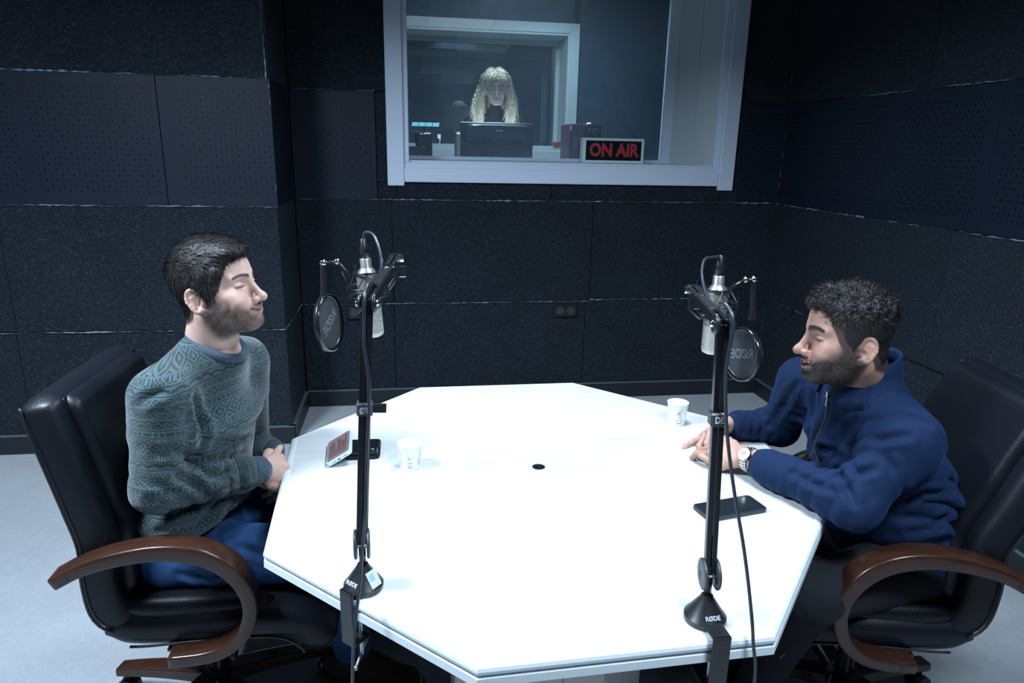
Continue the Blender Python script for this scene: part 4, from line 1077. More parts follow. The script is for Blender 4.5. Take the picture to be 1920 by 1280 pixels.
def hair_short(kind, h=.0022):
    F = SDF((-.135, -.11, -.115), (.125, .11, .150), h)
    if kind == 0:
        F.ell((-.010, 0, .036), (.098, .081, .093), .02); F.ell((.030, 0, .052), (.070, .064, .058), .03); F.ell((.055, -.012, .080), (.040, .046, .024), .02)
    else:
        F.ell((-.008, 0, .036), (.0925, .078, .089), .02); F.ell((.028, 0, .055), (.066, .062, .055), .03); F.ell((.0, 0, .084), (.068, .058, .028), .02); F.ell((.060, 0, .080), (.032, .046, .024), .02)
    F.cap((-.046, 0, -.040), (-.040, 0, -.082), .050, .044, .02)
    for s_ in (1, -1): F.ell((.010, s_*.0645, -.012), (.036, .0130, .046), .015)
    X_, Y_, Z_ = [a.reshape([-1 if i == j else 1 for j in range(3)]) for i, a in enumerate(F.ax)]
    ph = np.abs(np.arctan2(np.abs(Y_)+0*X_, X_+0*Y_))
    zh = hairline(ph, kind).astype(np.float32)
    n = .0035*np.sin(ph*31+Z_*60)+.002*np.sin(ph*77+1)
    cut = (zh+n)-Z_                           # >0 below the hairline
    # tuck the hair towards the skin near its edge, and thin at sides
    side = np.clip((.03-Z_)/.08, 0, 1)
    F.F = F.F+.003*side
    F.F = F.F+(.012-.0085*np.clip((ph-.75)/.35, 0, 1))*np.exp(-np.clip(-cut, 0, 1)/(.011+.020*np.clip((ph-.7)/.5, 0, 1)*(1. if kind else .5)))
    F.F = np.maximum(F.F-.0016, cut*.8)
    if kind == 0: F.bumps(.0011, 95, 2)
    else:
        top = np.clip((Z_-.045)/.03, 0, 1)
        F.F -= (top*.0042*(np.sin(X_*190+2*np.sin(Y_*120))*np.sin(Y_*210+2*np.sin(Z_*150))+.4*np.sin(X_*90+3))).astype(np.float32)
    return F
def strands(V, N, n, length, wid, flow, seed, lift=.25, curl=0., segs=4, mask=None, col=None):
    r = np.random.default_rng(seed); cand = np.arange(len(V)) if mask is None else np.nonzero(mask)[0]
    ii = r.choice(cand, n); P = V[ii]+r.normal(0, .0006, (n, 3)); Nn = N[ii]
    d = flow(P)+r.normal(0, .22, (n, 3)); d -= Nn*(d*Nn).sum(1, keepdims=True); d /= np.linalg.norm(d, axis=1, keepdims=True)+1e-9
    L = length*r.uniform(.6, 1.2, n)[:, None]; ph = r.uniform(0, 6.28, n)[:, None]; sd = np.cross(Nn, d)
    vs = []; W_ = wid*r.uniform(.7, 1.3, n)[:, None]
    for k in range(segs+1):
        t = k/segs
        c = P-Nn*.0012+d*L*t+Nn*(L*lift*math.sin(t*2.2)*.6)
        if curl: c = c+sd*(np.sin(ph+t*6.0)-np.sin(ph))*L*curl+Nn*(np.cos(ph+t*6.0)-np.cos(ph))*L*curl*.6
        ww = W_*(1-t**2*.9); vs.append(c-sd*ww); vs.append(c+sd*ww)
    VV = np.stack(vs, 1).reshape(-1, 3); b = np.arange(n)[:, None]*(2*(segs+1))
    Q = np.concatenate([b+np.array([[2*k, 2*k+1, 2*k+3, 2*k+2]]) for k in range(segs)])
    return VV.astype(np.float32), Q
def hframe(o, yaw, pitch, roll=0, s=1.):
    """yaw 0 = facing +x; pitch>0 lifts the chin; roll>0 leans the head to its left"""
    R_ = Matrix.Rotation(yaw, 3, 'Z') @ Matrix.Rotation(-pitch, 3, 'Y') @ Matrix.Rotation(roll, 3, 'X')
    return np.array(R_, np.float32)*s, np.array(o, np.float32)
def toW(V, fr): return V @ fr[0].T + fr[1]
def toL(p, fr): return Vector(np.linalg.inv(fr[0]) @ (np.array(p, np.float32)-fr[1]))
# ------------------------------------------------------------------ hands
def hand(F, wrist, fwd, back, thumb_side, curls, sc_=1., spread=.06, thumb=(.5, .35), tdir=None):
    """wrist point, direction of the knuckles, back-of-hand normal, sign of the thumb side; curls = bend (deg) of the three joints per finger, index first"""
    f = Vector(fwd).normalized(); n = Vector(back); n = (n-f*n.dot(f)).normalized(); s_ = f.cross(n)*thumb_side   # s_ points to the thumb
    W = Vector(wrist); L = .088*sc_
    F.slab(W, W+f*L*.86, s_, .027*sc_, .0175*sc_, .039*sc_, .0125*sc_, .012, .014)
    F.ell(W+s_*.022*sc_+f*.030*sc_-n*.006, (.018, .018, .016), .012)
    lens = ((.043, .026, .021), (.048, .029, .022), (.045, .027, .022), (.035, .021, .019))
    for i in range(4):
        off = (1.5-i)*.0195*sc_
        kn = W+f*(L-(.004, 0, .004, .011)[i]*sc_)+s_*off
        F.cap(kn-f*.03*sc_, kn, .0100*sc_, .0098*sc_, .008)
        F.ell(kn+n*.003, (.0095*sc_,)*3, .006)
        d = (f+s_*spread*(1.5-i)).normalized(); p = kn; r_ = .0090*sc_*(1, 1, .97, .86)[i]; axx = d.cross(n)
        c = curls[i] if hasattr(curls[0], '__len__') else curls
        for j in range(3):
            d = (Matrix.Rotation(-math.radians(c[j]), 3, axx) @ d).normalized(); q = p+d*lens[i][j]*sc_
            F.cap(p, q, r_*(1-.07*j), r_*(1-.07*(j+1)), .0022)
            if j < 2: F.ell(q, (r_*1.03,)*3, .003)
            p = q
    b = W+s_*.022*sc_+f*.016*sc_-n*.006*sc_
    td = Vector(tdir).normalized() if tdir is not None else (s_*thumb[0]+f*(1-thumb[0])-n*thumb[1]).normalized()
    m1 = b+(s_*.55+f*.75-n*.25).normalized()*.040*sc_; F.cap(b, m1, .0150*sc_, .0118*sc_, .012)
    m2 = m1+td*.034*sc_; F.cap(m1, m2, .0108*sc_, .0098*sc_, .005)
    td2 = (td+f*.12).normalized(); F.cap(m2, m2+td2*.026*sc_, .0100*sc_, .0082*sc_, .003)
def skincol(V, base=(.50, .315, .25), seed=2):
    c = np.tile(np.array(base), (len(V), 1)); c = c*(1+.06*pnoise(V, 110, seed)[:, None]); w_ = .35*np.clip(pnoise(V, 60, seed+4), 0, 1)[:, None]
    return np.concatenate([np.clip(c*(1-w_)+np.array((.47, .22, .18))*w_, 0, 1), np.zeros((len(V), 1))], 1)
def obj_sdf(name, F, mat, parent, rl=1, attrs=None, fl=None, **kw):
    V, Q = F.mesh(); V = relax(V, Q, rl) if rl else V
    if fl: V = relax(folds(V, Q, fl, **kw), Q, 1, .3)
    return mesh_np(name, V, Q, mat, parent, attrs(V) if attrs else None)
SK1 = (.56, .37, .30); SK2 = (.38, .22, .165)
def add_beard(root, fr, bv, n, ln, wd):
    V, N, m = bv; r = np.random.default_rng(21); keep = r.random(len(V)) < m
    def fl(P): return np.tile([.35, 0, -1.], (len(P), 1))
    S = strands(V, N, n, ln, wd, fl, 8, .9, 0, 2, mask=keep & (m > .35))
    mesh_np('beard', toW(S[0], fr), S[1], M['beard'], root)
# ================================================================== the man at left
def person(loc, label): return empty('person', loc, 0, label, 'person')
def lace(mb, c, f, s_): pass
def man_left():
    root = person((-.5, 1.78, 0), 'seated man with short dark hair in a green patterned sweater and jeans, smiling')
    fr = hframe(at(405, 538, y=1.725), math.radians(-14), math.radians(10), math.radians(1), .975)
    neck = at(398, 640, y=1.765)
    F = head_field(toL(neck, fr), smile=1.16, open_=.45)
    V, Q = F.mesh(); V = relax(V, Q, 1, .3)
    col = head_colors(V, SK1, beard=.72, open_=.45, smile=1.16, teeth=False, brow=(.06, .045, .04), brow_w=.85); parts = [(toW(V, fr), Q, col)]; beardV = (V, normals(V, Q), col[:, 3]*(V[:, 2] < -.03)*(V[:, 0] > .0))
    # joints
    shR = at(300, 742, y=1.59); shL = at(455, 676, y=1.90)
    elR = at(292, 915, y=1.56); elL = at(470, 850, y=1.98)
    wrR = at(492, 880, y=1.725); wrL = at(512, 846, y=1.90)
    chest = (shR+shL)/2+Vector((.0, 0, -.03)); side = (shL-shR).normalized()
    pelvis = Vector((-.60, 1.78, .60))
    # hands
    F = SDF((-.56, 1.60, .62), (-.28, 2.02, .90), .0022)
    hR = wrR; tip = at(536, 898, y=1.79)
    F.cap(elR.lerp(hR, .75), hR, .028, .024, .01)
    hand(F, hR, (tip-hR), (-.05, -.80, .60), -1, ((48, 45, 30), (55, 48, 30), (60, 50, 30), (62, 50, 30)), 1., .03)
    F.cap(elL.lerp(wrL, .75), wrL, .028, .024, .01)
    hand(F, wrL, (at(534, 882, y=1.84)-wrL), (.45, .35, .8), 1, (40, 40, 30), 1., .03)
    V, Q = F.mesh(); parts.append((V, Q, skincol(V, SK1)))
    # torso and arms under the clothes
    F = SDF((-.86, 1.44, .48), (-.26, 2.12, 1.15), .009)
    F.slab(pelvis, chest, side, .12, .085, .12, .07, .03); F.cap(chest, neck, .06, .052, .04); F.ell(neck-Vector((0, 0, .025)), (.068, .068, .040), .02)
    for a, b, c in ((shR, elR, hR), (shL, elL, wrL)): F.cap(chest.lerp(a, .5), a, .04, .035); F.cap(a, b, .036, .030); F.cap(b, c, .030, .022)
    V, Q = F.mesh(); parts.append((V, Q, skincol(V, SK1)))
    V, Q, c = merge(parts); body = mesh_np('body', V, Q, M['skin'], root, {'col': ('FLOAT_COLOR', c)})
    add_beard(root, fr, beardV, 3500, .0026, .00026)
    # hair
    F = hair_short(0); V, Q = F.mesh(); V = relax(V, Q, 1); N = normals(V, Q)
    def flow(P):
        top = sstep(.03, .09, P[:, 2])[:, None]; fwd_ = np.tile([1., -.25, .1], (len(P), 1)); dn = np.tile([-.15, 0, -1.], (len(P), 1))
        bk = (P[:, 0] < -.05)[:, None]; dn = np.where(bk, [[-.1, 0, -1.]], dn)
        return fwd_*top+dn*(1-top)
    V2, Q2 = strands(V, N, 15000, .021, .0007, flow, 3, .34, mask=V[:, 2] > -.072)
    VV, QQ, _ = merge([(V, Q, V), (V2, Q2, V2)])
    hb = mesh_np('hair', toW(VV, fr), QQ, M['hairdark'], root)
    # sweater
    F = SDF((-.92, 1.40, .50), (-.24, 2.16, 1.16), .0042)
    c0 = Vector((-.585, 1.77, .585)); c1 = Vector((-.585, 1.77, .70)); c2 = chest+Vector((-.015, 0, -.06))
    F.slab(c0, c1, side, .172, .128, .160, .135, .04, .03)
    F.slab(c1, c2, side, .155, .136, .168, .116, .06, .05)
    F.slab(c2, chest+Vector((-.012, 0, .035)), side, .175, .108, .115, .075, .06, .05)
    up_ = Vector((0, 0, 1)); F.cap(chest+Vector((-.01, 0, .0)), neck-Vector((.0, 0, .055)), .088, .072, .05)
    for a, sg in ((shR, -1), (shL, 1)):
        F.cap(neck+Vector((-.022, 0, -.030))+side*sg*.035, a+Vector((0, 0, .0)), .044, .058, .06)
    F.cap(shR+up_*-.005, shR.lerp(elR, .35), .060, .058, .045); F.cap(shR.lerp(elR, .3), elR, .058, .056, .012)
    F.cap(elR, hR.lerp(elR, .20), .056, .041, .012); F.cap(hR.lerp(elR, .22), hR.lerp(elR, .04), .043, .035, .012)
    F.cap(shL+up_*-.005, elL, .064, .054, .04); F.cap(elL, wrL.lerp(elL, .2), .055, .041, .03)
    F.cap(wrL.lerp(elL, .22), wrL.lerp(elL, .04), .043, .035, .012)
    # wrinkles
    ad = (elR-shR).normalized(); fd = (hR-elR).normalized()
    F.wrinkle(elR+fd*.03-ad*.03, .085, (ad-fd*.6), .036, .0095, 1); F.wrinkle(elR.lerp(hR, .55), .08, fd, .032, .0065, 3)
    F.wrinkle(shR.lerp(elR, .45)+Vector((.04, 0, 0)), .09, ad+Vector((.3, 0, 0)), .05, .0065, 5)
    F.wrinkle(c1+Vector((.06, -.10, .02)), .13, (-.3, 0, 1), .05, .0065, 8); F.wrinkle(c1+Vector((-.08, -.10, .0)), .12, (.4, .2, 1), .05, .006, 11)
    F.wrinkle(chest+Vector((.05, -.05, -.08)), .11, (.8, -.4, .3), .06, .006, 14)
    F.bumps(.0006, 60, 3)
    Xg, Yg, Zg = [a.reshape([-1 if i == j else 1 for j in range(3)]) for i, a in enumerate(F.ax)]
    F.F = np.where((Zg < .75) & (Zg < .65+.0*Xg+np.clip((Xg+.585)*.55, 0, .075)) & (Yg > 1.585+0*Xg) | (Zg < .635), np.maximum(F.F, .63+np.clip((Xg+.585)*.55, 0, .075)-Zg), F.F)
    # neck opening
    nd = (Vector(toW(np.array([[-.02, 0, -.06]], np.float32), fr)[0])-neck).normalized()
    F.cap(neck+Vector((.010, -.005, .066)), neck+Vector((.02, -.01, .16)), .064, .08, .008, '-')
    V, Q = F.mesh(); V = relax(V, Q, 1)
    V = relax(folds(V, Q, [[(385, 872), (402, 888), (425, 882), (455, 868)], [(340, 892), (378, 908), (396, 940)], [1.2, (275, 945), (350, 957), (420, 938), (484, 916)], [1.5, (374, 745), (388, 790), (378, 845)], [(300, 1002), (360, 990), (440, 955)],
        [(432, 878), (426, 900), (434, 928)], [.7, (250, 760), (280, 735), (320, 730)], [.8, (300, 860), (330, 850), (370, 862)], [.7, (400, 830), (440, 835), (480, 820)], [.7, (455, 890), (452, 905), (458, 920)]], .011, .010), Q, 1, .3)
    def knit(V):
        P = V.astype(np.float64); out = np.zeros((len(P), 3)); best = np.full(len(P), 1e9)
        def arm(a, b, u0, r_, bias, v0):
            nonlocal best
            a_, b_ = A3(a), A3(b); ab = b_-a_; L = np.linalg.norm(ab); ab = ab/L; p = P-a_; z = p@ab; t = np.clip(z, 0, L)
            q = p-t[:, None]*ab; d = np.linalg.norm(q, axis=1)-r_+bias
            e1 = np.cross(ab, [.3, 1, .2]); e1 /= np.linalg.norm(e1); e2 = np.cross(ab, e1)
            u = np.arctan2(q@e2, q@e1)*.055
            m = d < best; best = np.where(m, d, best); out[m, 0] = (u0+u)[m]; out[m, 1] = (v0-z)[m]
        s_ = A3(side); cc = A3(c1); fd_ = np.cross(s_, [0, 0, 1])
        q = P-cc; ang = np.arctan2(q@fd_, q@s_*.78)
        best = np.zeros(len(P)); out[:, 0] = ang*.15+.3; out[:, 1] = P[:, 2]-.12*(q@fd_)*0
        L1 = (elR-shR).length; L2 = (elL-shL).length
        arm(shR-ad*-.03, elR, 5.0, .066, -.004, 1.05); arm(elR, hR, 5.0, .052, .0, 1.05-L1); arm(shL+Vector((0, .02, -.03)), elL, 7., .064, .0, 1.05); arm(elL, wrL, 7., .052, 0, 1.05-L2)
        return {'knit': ('FLOAT_VECTOR', out)}
    sw = mesh_np('sweater', V, Q, M['knit'], root, knit(V))
    # ribbed collar, cuffs, hem
    mb = MB(); pts = []
    for k in range(36):
        a = 2*PI*k/36; fx = math.cos(a); sx = math.sin(a); fwd_ = Vector((side.y, -side.x, 0))
        pts.append(neck+Vector((.006, -.003, -.004))+fwd_*(fx*.060+.008)+side*(sx*.064)+Vector((0, 0, .030-.062*(fx*.5+.5)**1.1)))
    mb.tube(pts, .0122, 10, close=True); mb.build('collar', M['rib'], sw, smooth=True, world=True)
    def cuff(a, b, r0, r1, mt, par, n=28, nm='cuff'):
        pts = [a.lerp(b, k/5) for k in range(6)]; rs = [r0+(r1-r0)*k/5 for k in range(6)]; rs[0] *= .93; rs[-1] *= .92
        mb = MB(); mb.tube(pts, rs, n)
        return mb.build(nm, mt, par, smooth=True, world=True)
    cuff(hR.lerp(elR, .26), hR.lerp(elR, -.02), .043, .036, M['rib'], sw); cuff(wrL.lerp(elL, .26), wrL.lerp(elL, -.02), .042, .036, M['rib'], sw)
    # hem band
    secs = []; fwd_ = Vector((side.y, -side.x, 0))
    vs = []; fs = []; nA = 110
    for z, rr in ((.545, .0), (.555, .004), (.585, .006), (.598, .003), (.604, -.004)):
        for k in range(nA):
            a = 2*PI*k/nA; rb = .0020*(1 if k % 2 else -1)
            fx, sx = math.cos(a), math.sin(a)
            zz = z+.078*max(0, fx+.12)+.054
            vs.append(Vector((c0.x, c0.y, zz))+fwd_*fx*(.128+rr+rb)+side*sx*(.166+rr+rb)+fwd_*.010)
    for r_ in range(4):
        for k in range(nA): fs.append((r_*nA+k, r_*nA+(k+1) % nA, (r_+1)*nA+(k+1) % nA, (r_+1)*nA+k))
    MB().add(vs, fs).build('hem', M['rib'], sw, smooth=True, world=True)
    # jeans
    F = SDF((-.82, 1.50, .0), (.06, 2.10, .70), .0065)
    hpR, hpL = Vector((-.60, 1.68, .565)), Vector((-.60, 1.87, .565))
    knR = Vector((-.215, 1.655, .575)); knL = Vector((-.17, 1.93, .58)); anR = Vector((-.195, 1.845, .125)); anL = Vector((-.10, 2.10, .13))
    F.slab(Vector((-.61, 1.70, .56)), Vector((-.61, 1.86, .56)), (1, 0, 0), .145, .095, .145, .095, .05, .08)
    for a, b, c in ((hpR, knR, anR), (hpL, knL, anL)):
        F.cap(a, b, .090, .068, .04); F.cap(b, c, .064, .058, .03); F.wrinkle(b, .10, (1, 0, 1), .04, .004, 2); F.wrinkle(a+Vector((.08, -.03, .03)), .12, (1, .2, .3), .035, .011, 4); F.wrinkle(c+Vector((0, 0, .06)), .10, (0, 0, 1), .03, .009, 4)
    obj_sdf('jeans', F, M['denim'], root, fl=[[(395, 1015), (430, 1002), (470, 985)], [(330, 1082), (400, 1094), (470, 1088)], [.8, (440, 1020), (480, 1030), (520, 1040)], [.8, (640, 1140), (665, 1150), (690, 1140)]], depth=.009, r_=.009)
    mb = MB(); mb.tube(bez([(-.53, 1.600, .545), (-.47, 1.598, .53), (-.41, 1.595, .528)], 6), .0016, 5); mb.build('pocket_seam', simple('jean_stitching', (.22, .30, .42), .7), [c for c in C.objects if c.name == 'jeans'][0], world=True)
    for an, d, nm in ((anR, Vector((1, -.42, 0)), 0), (anL, Vector((1, .1, 0)), 1)):
        d.normalize(); F = SDF(an+Vector((-.16, -.14, -.15)), an+Vector((.27, .14, .08)), .0042); g = Vector((an.x, an.y, 0))
        F.slab(g-d*.05+Vector((0, 0, .045)), g+d*.17+Vector((0, 0, .038)), d.cross(Vector((0, 0, 1))), .038, .040, .044, .032, .02, .045, pw=2.6)
        F.cap(g+Vector((0, 0, .05)), an+Vector((0, 0, .0)), .046, .044, .03); F.cap(g+Vector((0, 0, .09)), g+d*.10+Vector((0, 0, .06)), .038, .034, .02)
        sh = obj_sdf('shoe', F, M['boot'], root)
        F = SDF(an+Vector((-.16, -.14, -.15)), an+Vector((.27, .14, .0)), .005); F.slab(g-d*.055+Vector((0, 0, .014)), g+d*.19+Vector((0, 0, .014)), d.cross(Vector((0, 0, 1))), .043, .013, .050, .013, .005, .04, pw=3)
        obj_sdf('sole', F, M['black'], sh)
        for k in range(4):
            c_ = g+d*(.055+.024*k)+Vector((0, 0, .094-.010*k)); s2 = d.cross(Vector((0, 0, 1)))
            mb = MB(); mb.tube([c_-s2*.026-Vector((0, 0, .012)), c_+Vector((0, 0, .003)), c_+s2*.026-Vector((0, 0, .012))+d*.01], .0024, 6); mb.build('lace', M['stitch'], sh, world=True, smooth=True)
    return root
man_left()
# ================================================================== the man at right
def man_right():
    root = person((1.25, 1.5, 0), 'seated dark-haired bearded man in a navy zip sweatshirt leaning on the table')
    fr = hframe(at(1591, 628, y=1.50), math.radians(167), math.radians(-1), math.radians(0), 1.03)
    neck = at(1614, 697, y=1.535)
    F = head_field(toL(neck, fr), smile=1.2, open_=1.)
    V, Q = F.mesh(); V = relax(V, Q, 1, .3)
    col = head_colors(V, SK2, beard=1., open_=1., smile=1.2, teeth=True, brow_w=1.35); parts = [(toW(V, fr), Q, col)]; beardV = (V, normals(V, Q), col[:, 3]*(V[:, 2] < -.03)*(V[:, 0] > .0))
    shN = at(1692, 826, y=1.375); shF = at(1500, 712, y=1.74)
    elN = at(1600, 945, y=1.345); elF = at(1462, 800, y=1.86)
    elN.z = max(elN.z, .745+.052)
    wrN = at(1398, 858, z=.80); wrF = at(1366, 795, z=.80)
    chest = (shN+shF)/2+Vector((.03, 0, -.05)); side = (shF-shN).normalized(); pelvis = Vector((1.30, 1.52, .60))
    F = SDF((.58, 1.45, .74), (1.06, 2.05, .92), .0022)
    # near hand (with the watch) lies on the far one, fingers wrapped over it
    hN = wrN+Vector((0, 0, .004)); hF = wrF
    F.cap(elN.lerp(hN, .70), hN, .034, .027, .01); F.cap(elF.lerp(hF, .7), hF, .032, .026, .01)
    tN = at(1318, 828, z=.808)
    hand(F, hN, (tN-hN), (-.15, -.45, .88), -1, ((22, 38, 30), (34, 50, 35), (44, 55, 35), (52, 58, 35)), 1.06, .04, tdir=Vector((-.4, .5, .1)))
    tF = at(1300, 818, z=.79)
    hand(F, hF+Vector((0, 0, -.006)), (tF-hF), (.1, .75, .65), 1, ((4, 8, 8), (30, 45, 30), (40, 50, 30), (48, 50, 30)), 1.04, .04, tdir=(at(1402, 806, z=.86)-at(1350, 812, z=.83)))
    V, Q = F.mesh(); parts.append((V, Q, skincol(V, SK2)))
    F = SDF((1.0, 1.18, .48), (1.62, 2.02, 1.15), .009)
    F.slab(pelvis, chest, side, .13, .09, .12, .06, .03); F.cap(chest, neck, .05, .05, .04)
    for a, b in ((shN, elN), (shF, elF)): F.cap(chest.lerp(a, .5), a, .04, .038); F.cap(a, b, .038, .03)
    V, Q = F.mesh(); parts.append((V, Q, skincol(V, SK2)))
    V, Q, c = merge(parts); mesh_np('body', V, Q, M['skin'], root, {'col': ('FLOAT_COLOR', c)})
    add_beard(root, fr, beardV, 7000, .0042, .00034)
    # curly hair
    F = hair_short(1); V, Q = F.mesh(); V = relax(V, Q, 1); N = normals(V, Q)
    def flow(P):
        top = sstep(.03, .08, P[:, 2])[:, None]
        return np.tile([.8, .2, .2], (len(P), 1))*top+np.tile([-.1, 0, -1.], (len(P), 1))*(1-top)
    S1 = strands(V, N, 5200, .017, .0008, flow, 5, .5, .30, 6, mask=V[:, 2] > .045); S2 = strands(V, N, 6000, .008, .00045, flow, 6, .12, mask=V[:, 2] > -.080)
    VV, QQ, _ = merge([(V, Q, V), (*S1, S1[0]), (*S2, S2[0])])
    mesh_np('hair', toW(VV, fr), QQ, M['hairdark'], root)
    # sweatshirt
    F = SDF((.80, 1.12, .48), (1.72, 2.06, 1.20), .0050)
    c0 = Vector((1.285, 1.525, .585)); c1 = Vector((1.29, 1.525, .72)); c2 = chest+Vector((.035, .0, -.05))
    F.slab(c0, c1, side, .195, .135, .195, .145, .05, .035)
    F.slab(c1, c2, side, .195, .150, .200, .128, .07, .05)
    F.slab(c2, chest+Vector((.035, 0, .055)), side, .195, .115, .13, .085, .06, .05)
    nb = neck+Vector((.03, 0, -.04)); F.cap(chest+Vector((.01, 0, 0)), neck-Vector((-.012, 0, .075)), .105, .082, .05)
    F.cap(nb, shN+Vector((.015, .0, .0)), .062, .072, .05); F.cap(nb, shF+Vector((.01, 0, 0)), .056, .060, .05)
    F.cap(shN, elN, .070, .058, .05); F.cap(elN, wrN.lerp(elN, .26), .058, .046, .035); F.cap(wrN.lerp(elN, .34), wrN.lerp(elN, .22), .049, .045, .02)
    F.cap(shF, elF, .060, .054, .03); F.cap(elF, wrF.lerp(elF, .2), .056, .044, .035)
    ad = (elN-shN).normalized(); fd = (wrN-elN).normalized()
    F.wrinkle(elN+fd*.08+Vector((0, -.03, .02)), .11, fd-ad*.5, .040, .0105, 2); F.wrinkle(shN.lerp(elN, .6)+fd*.05, .10, fd*.8-ad, .045, .0110, 5)
    F.wrinkle(shN+Vector((.0, -.03, .02)), .12, (.4, .6, .6), .07, .004, 5); F.wrinkle(c1+Vector((.05, -.14, .05)), .16, (.3, .1, 1), .050, .012, 7)
    F.wrinkle(elF.lerp(shF, .4)+Vector((-.03, -.03, 0)), .10, (elF-shF), .045, .009, 9); F.wrinkle(elF.lerp(wrF, .5), .09, (wrF-elF), .035, .007, 4)
    F.wrinkle(chest+Vector((-.08, .02, -.05)), .12, (.2, 1, .2), .06, .009, 3)
    F.wrinkle(elN.lerp(wrN, .45), .10, fd, .035, .006, 6); F.wrinkle(chest+Vector((.10, -.10, .0)), .13, (1, .1, .5), .07, .006, 12)
    F.bumps(.0006, 30, 3)
    up_ = (Vector(toW(np.array([[-.03, 0, -.04]], np.float32), fr)[0])-neck).normalized()
    F.cap(neck+up_*.062, neck+up_*.16, .060, .085, .010, '-')
    sw = obj_sdf('sweatshirt', F, M['navy'], root, fl=[
        [(1560, 862), (1572, 885), (1590, 915), (1602, 955)], [(1590, 868), (1604, 880), (1630, 872)], [.8, (1596, 800), (1640, 778), (1700, 768), (1750, 792)], [(1585, 838), (1640, 818), (1710, 812)],
        [(1572, 858), (1540, 848), (1498, 856)], [(1690, 958), (1740, 930), (1792, 915)], [(1700, 1003), (1750, 985), (1797, 962)], [(1490, 722), (1462, 762), (1442, 800)], [.8, (1400, 748), (1430, 770), (1450, 802)],
        [.9, (1578, 800), (1550, 860), (1510, 900)], [.8, (1620, 730), (1604, 775), (1575, 830)], [.8, (1520, 740), (1510, 790), (1500, 840)], [.7, (1480, 880), (1520, 900), (1560, 925)], [.6, (1650, 850), (1680, 880), (1700, 930)]], depth=.011, r_=.009)
    from mathutils.bvhtree import BVHTree
    Mi = root_inv(root).inverted(); bvh = BVHTree.FromPolygons([Mi @ v.co for v in sw.data.vertices], [tuple(p.vertices) for p in sw.data.polygons])
    def stick(p, off=.001):
        q, n_, _, _ = bvh.find_nearest(p); return q+n_*off
    # collar standing round the neck: higher at the back, open at the front
    fw_ = Vector((math.cos(math.radians(172)), math.sin(math.radians(172)), 0)); sd = Vector((-fw_.y, fw_.x, 0))
    vs = []; fs = []; n = 44; rows = ((-.055, .092), (-.02, .084), (.015, .0735), (.036, .070), (.040, .064), (.032, .060), (.0, .062))
    for zr, rr in rows:
        for k in range(n):
            a = math.radians(38)+math.radians(284)*k/(n-1); fx, sx = math.cos(a), math.sin(a); e = (1-fx)/2
            fl = .022*max(0, (fx-.3)/.7) if True else 0
            vs.append(neck+Vector((.012, 0, -.002))+fw_*(fx*(rr+.01)+fl)+sd*sx*(rr)+Vector((0, 0, zr*(.8+.45*e)+.018*e-.030*(1-e)-.004)))
    for r_ in range(len(rows)-1):
        for k in range(n-1): fs.append((r_*n+k, r_*n+k+1, (r_+1)*n+k+1, (r_+1)*n+k))
    o = MB().add(vs, fs).build('collar', M['navy'], sw, smooth=True, world=True)
    so = o.modifiers.new('s', 'SOLIDIFY'); so.thickness = .004
    # black shirt under it
    F = SDF(neck-Vector((.12, .12, .10)), neck+Vector((.12, .12, .06)), .004); F.cap(neck+Vector((0, 0, -.08)), neck+up_*.018, .068, .0625, .01)
    obj_sdf('undershirt', F, M['black_cloth'], root)
    # zip
    for cc_, ax_, rr in ((shN+Vector((.02, .055, .01)), (shN-chest), .088), (shF+Vector((.02, -.05, .0)), (shF-chest), .075)):
        ax_ = (ax_+Vector((0, 0, -.02))).normalized(); e1 = ax_.orthogonal().normalized(); e2 = ax_.cross(e1)
        ring_ = []
        for k in range(40):
            a = 2*PI*k/40; q, n_, _, _ = bvh.ray_cast(cc_, e1*math.cos(a)+e2*math.sin(a))
            if q is not None and (q-cc_).length < .17: ring_.append(q)
        if len(ring_) > 30: mb = MB(); mb.tube(ring_, .0013, 5, close=True); mb.build('shoulder_seam', M['navy2'], sw, smooth=True, world=True)
    zp = []
    for k in range(7):
        o_z = neck+Vector((.02+.004*k, 0, -.06-.032*k)); q, n_, _, _ = bvh.ray_cast(o_z, fw_)
        if q is not None and (q-o_z).length < .2: zp.append(q+fw_*.0008)
    mb = MB(); mb.tube(bez(zp, 4), .0030, 6); mb.build('zip', M['darkgrey'], sw, smooth=True, world=True)
    zt = zp[0]+fw_*.004; mb = MB(); mb.box((-.0035, -.003, -.012), (.0035, .003, .004), .001, Matrix.Translation(zt)); mb.box((-.002, -.002, -.036), (.002, .001, -.012), .0008, Matrix.Translation(zt)); mb.build('zip_pull', M['steel'], sw, world=True)
    def cuff(a, b, r0, r1):
        pts = [a.lerp(b, k/6) for k in range(7)]; rs = [r0+(r1-r0)*k/6 for k in range(7)]; rs[0] *= .93; rs[-1] *= .94
        mb = MB(); mb.tube(pts, rs, 28); return mb.build('cuff', M['navy2'], sw, smooth=True, world=True)
    cuff(wrN.lerp(elN, .30), wrN.lerp(elN, .125), .048, .042); cuff(wrF.lerp(elF, .26), wrF.lerp(elF, .06), .047, .041)
    # shoulder seam of the near sleeve
    mb = MB()
    # trousers
    F = SDF((.64, 1.20, .0), (1.62, 1.92, .68), .0075)
    hN_, hF_ = Vector((1.28, 1.42, .565)), Vector((1.28, 1.62, .565)); kN, kF = Vector((.95, 1.34, .565)), Vector((.94, 1.78, .57)); aN, aF = Vector((.95, 1.52, .13)), Vector((.98, 1.85, .13))
    F.slab(Vector((1.29, 1.43, .56)), Vector((1.29, 1.61, .56)), (1, 0, 0), .125, .09, .14, .09, .05, .09)
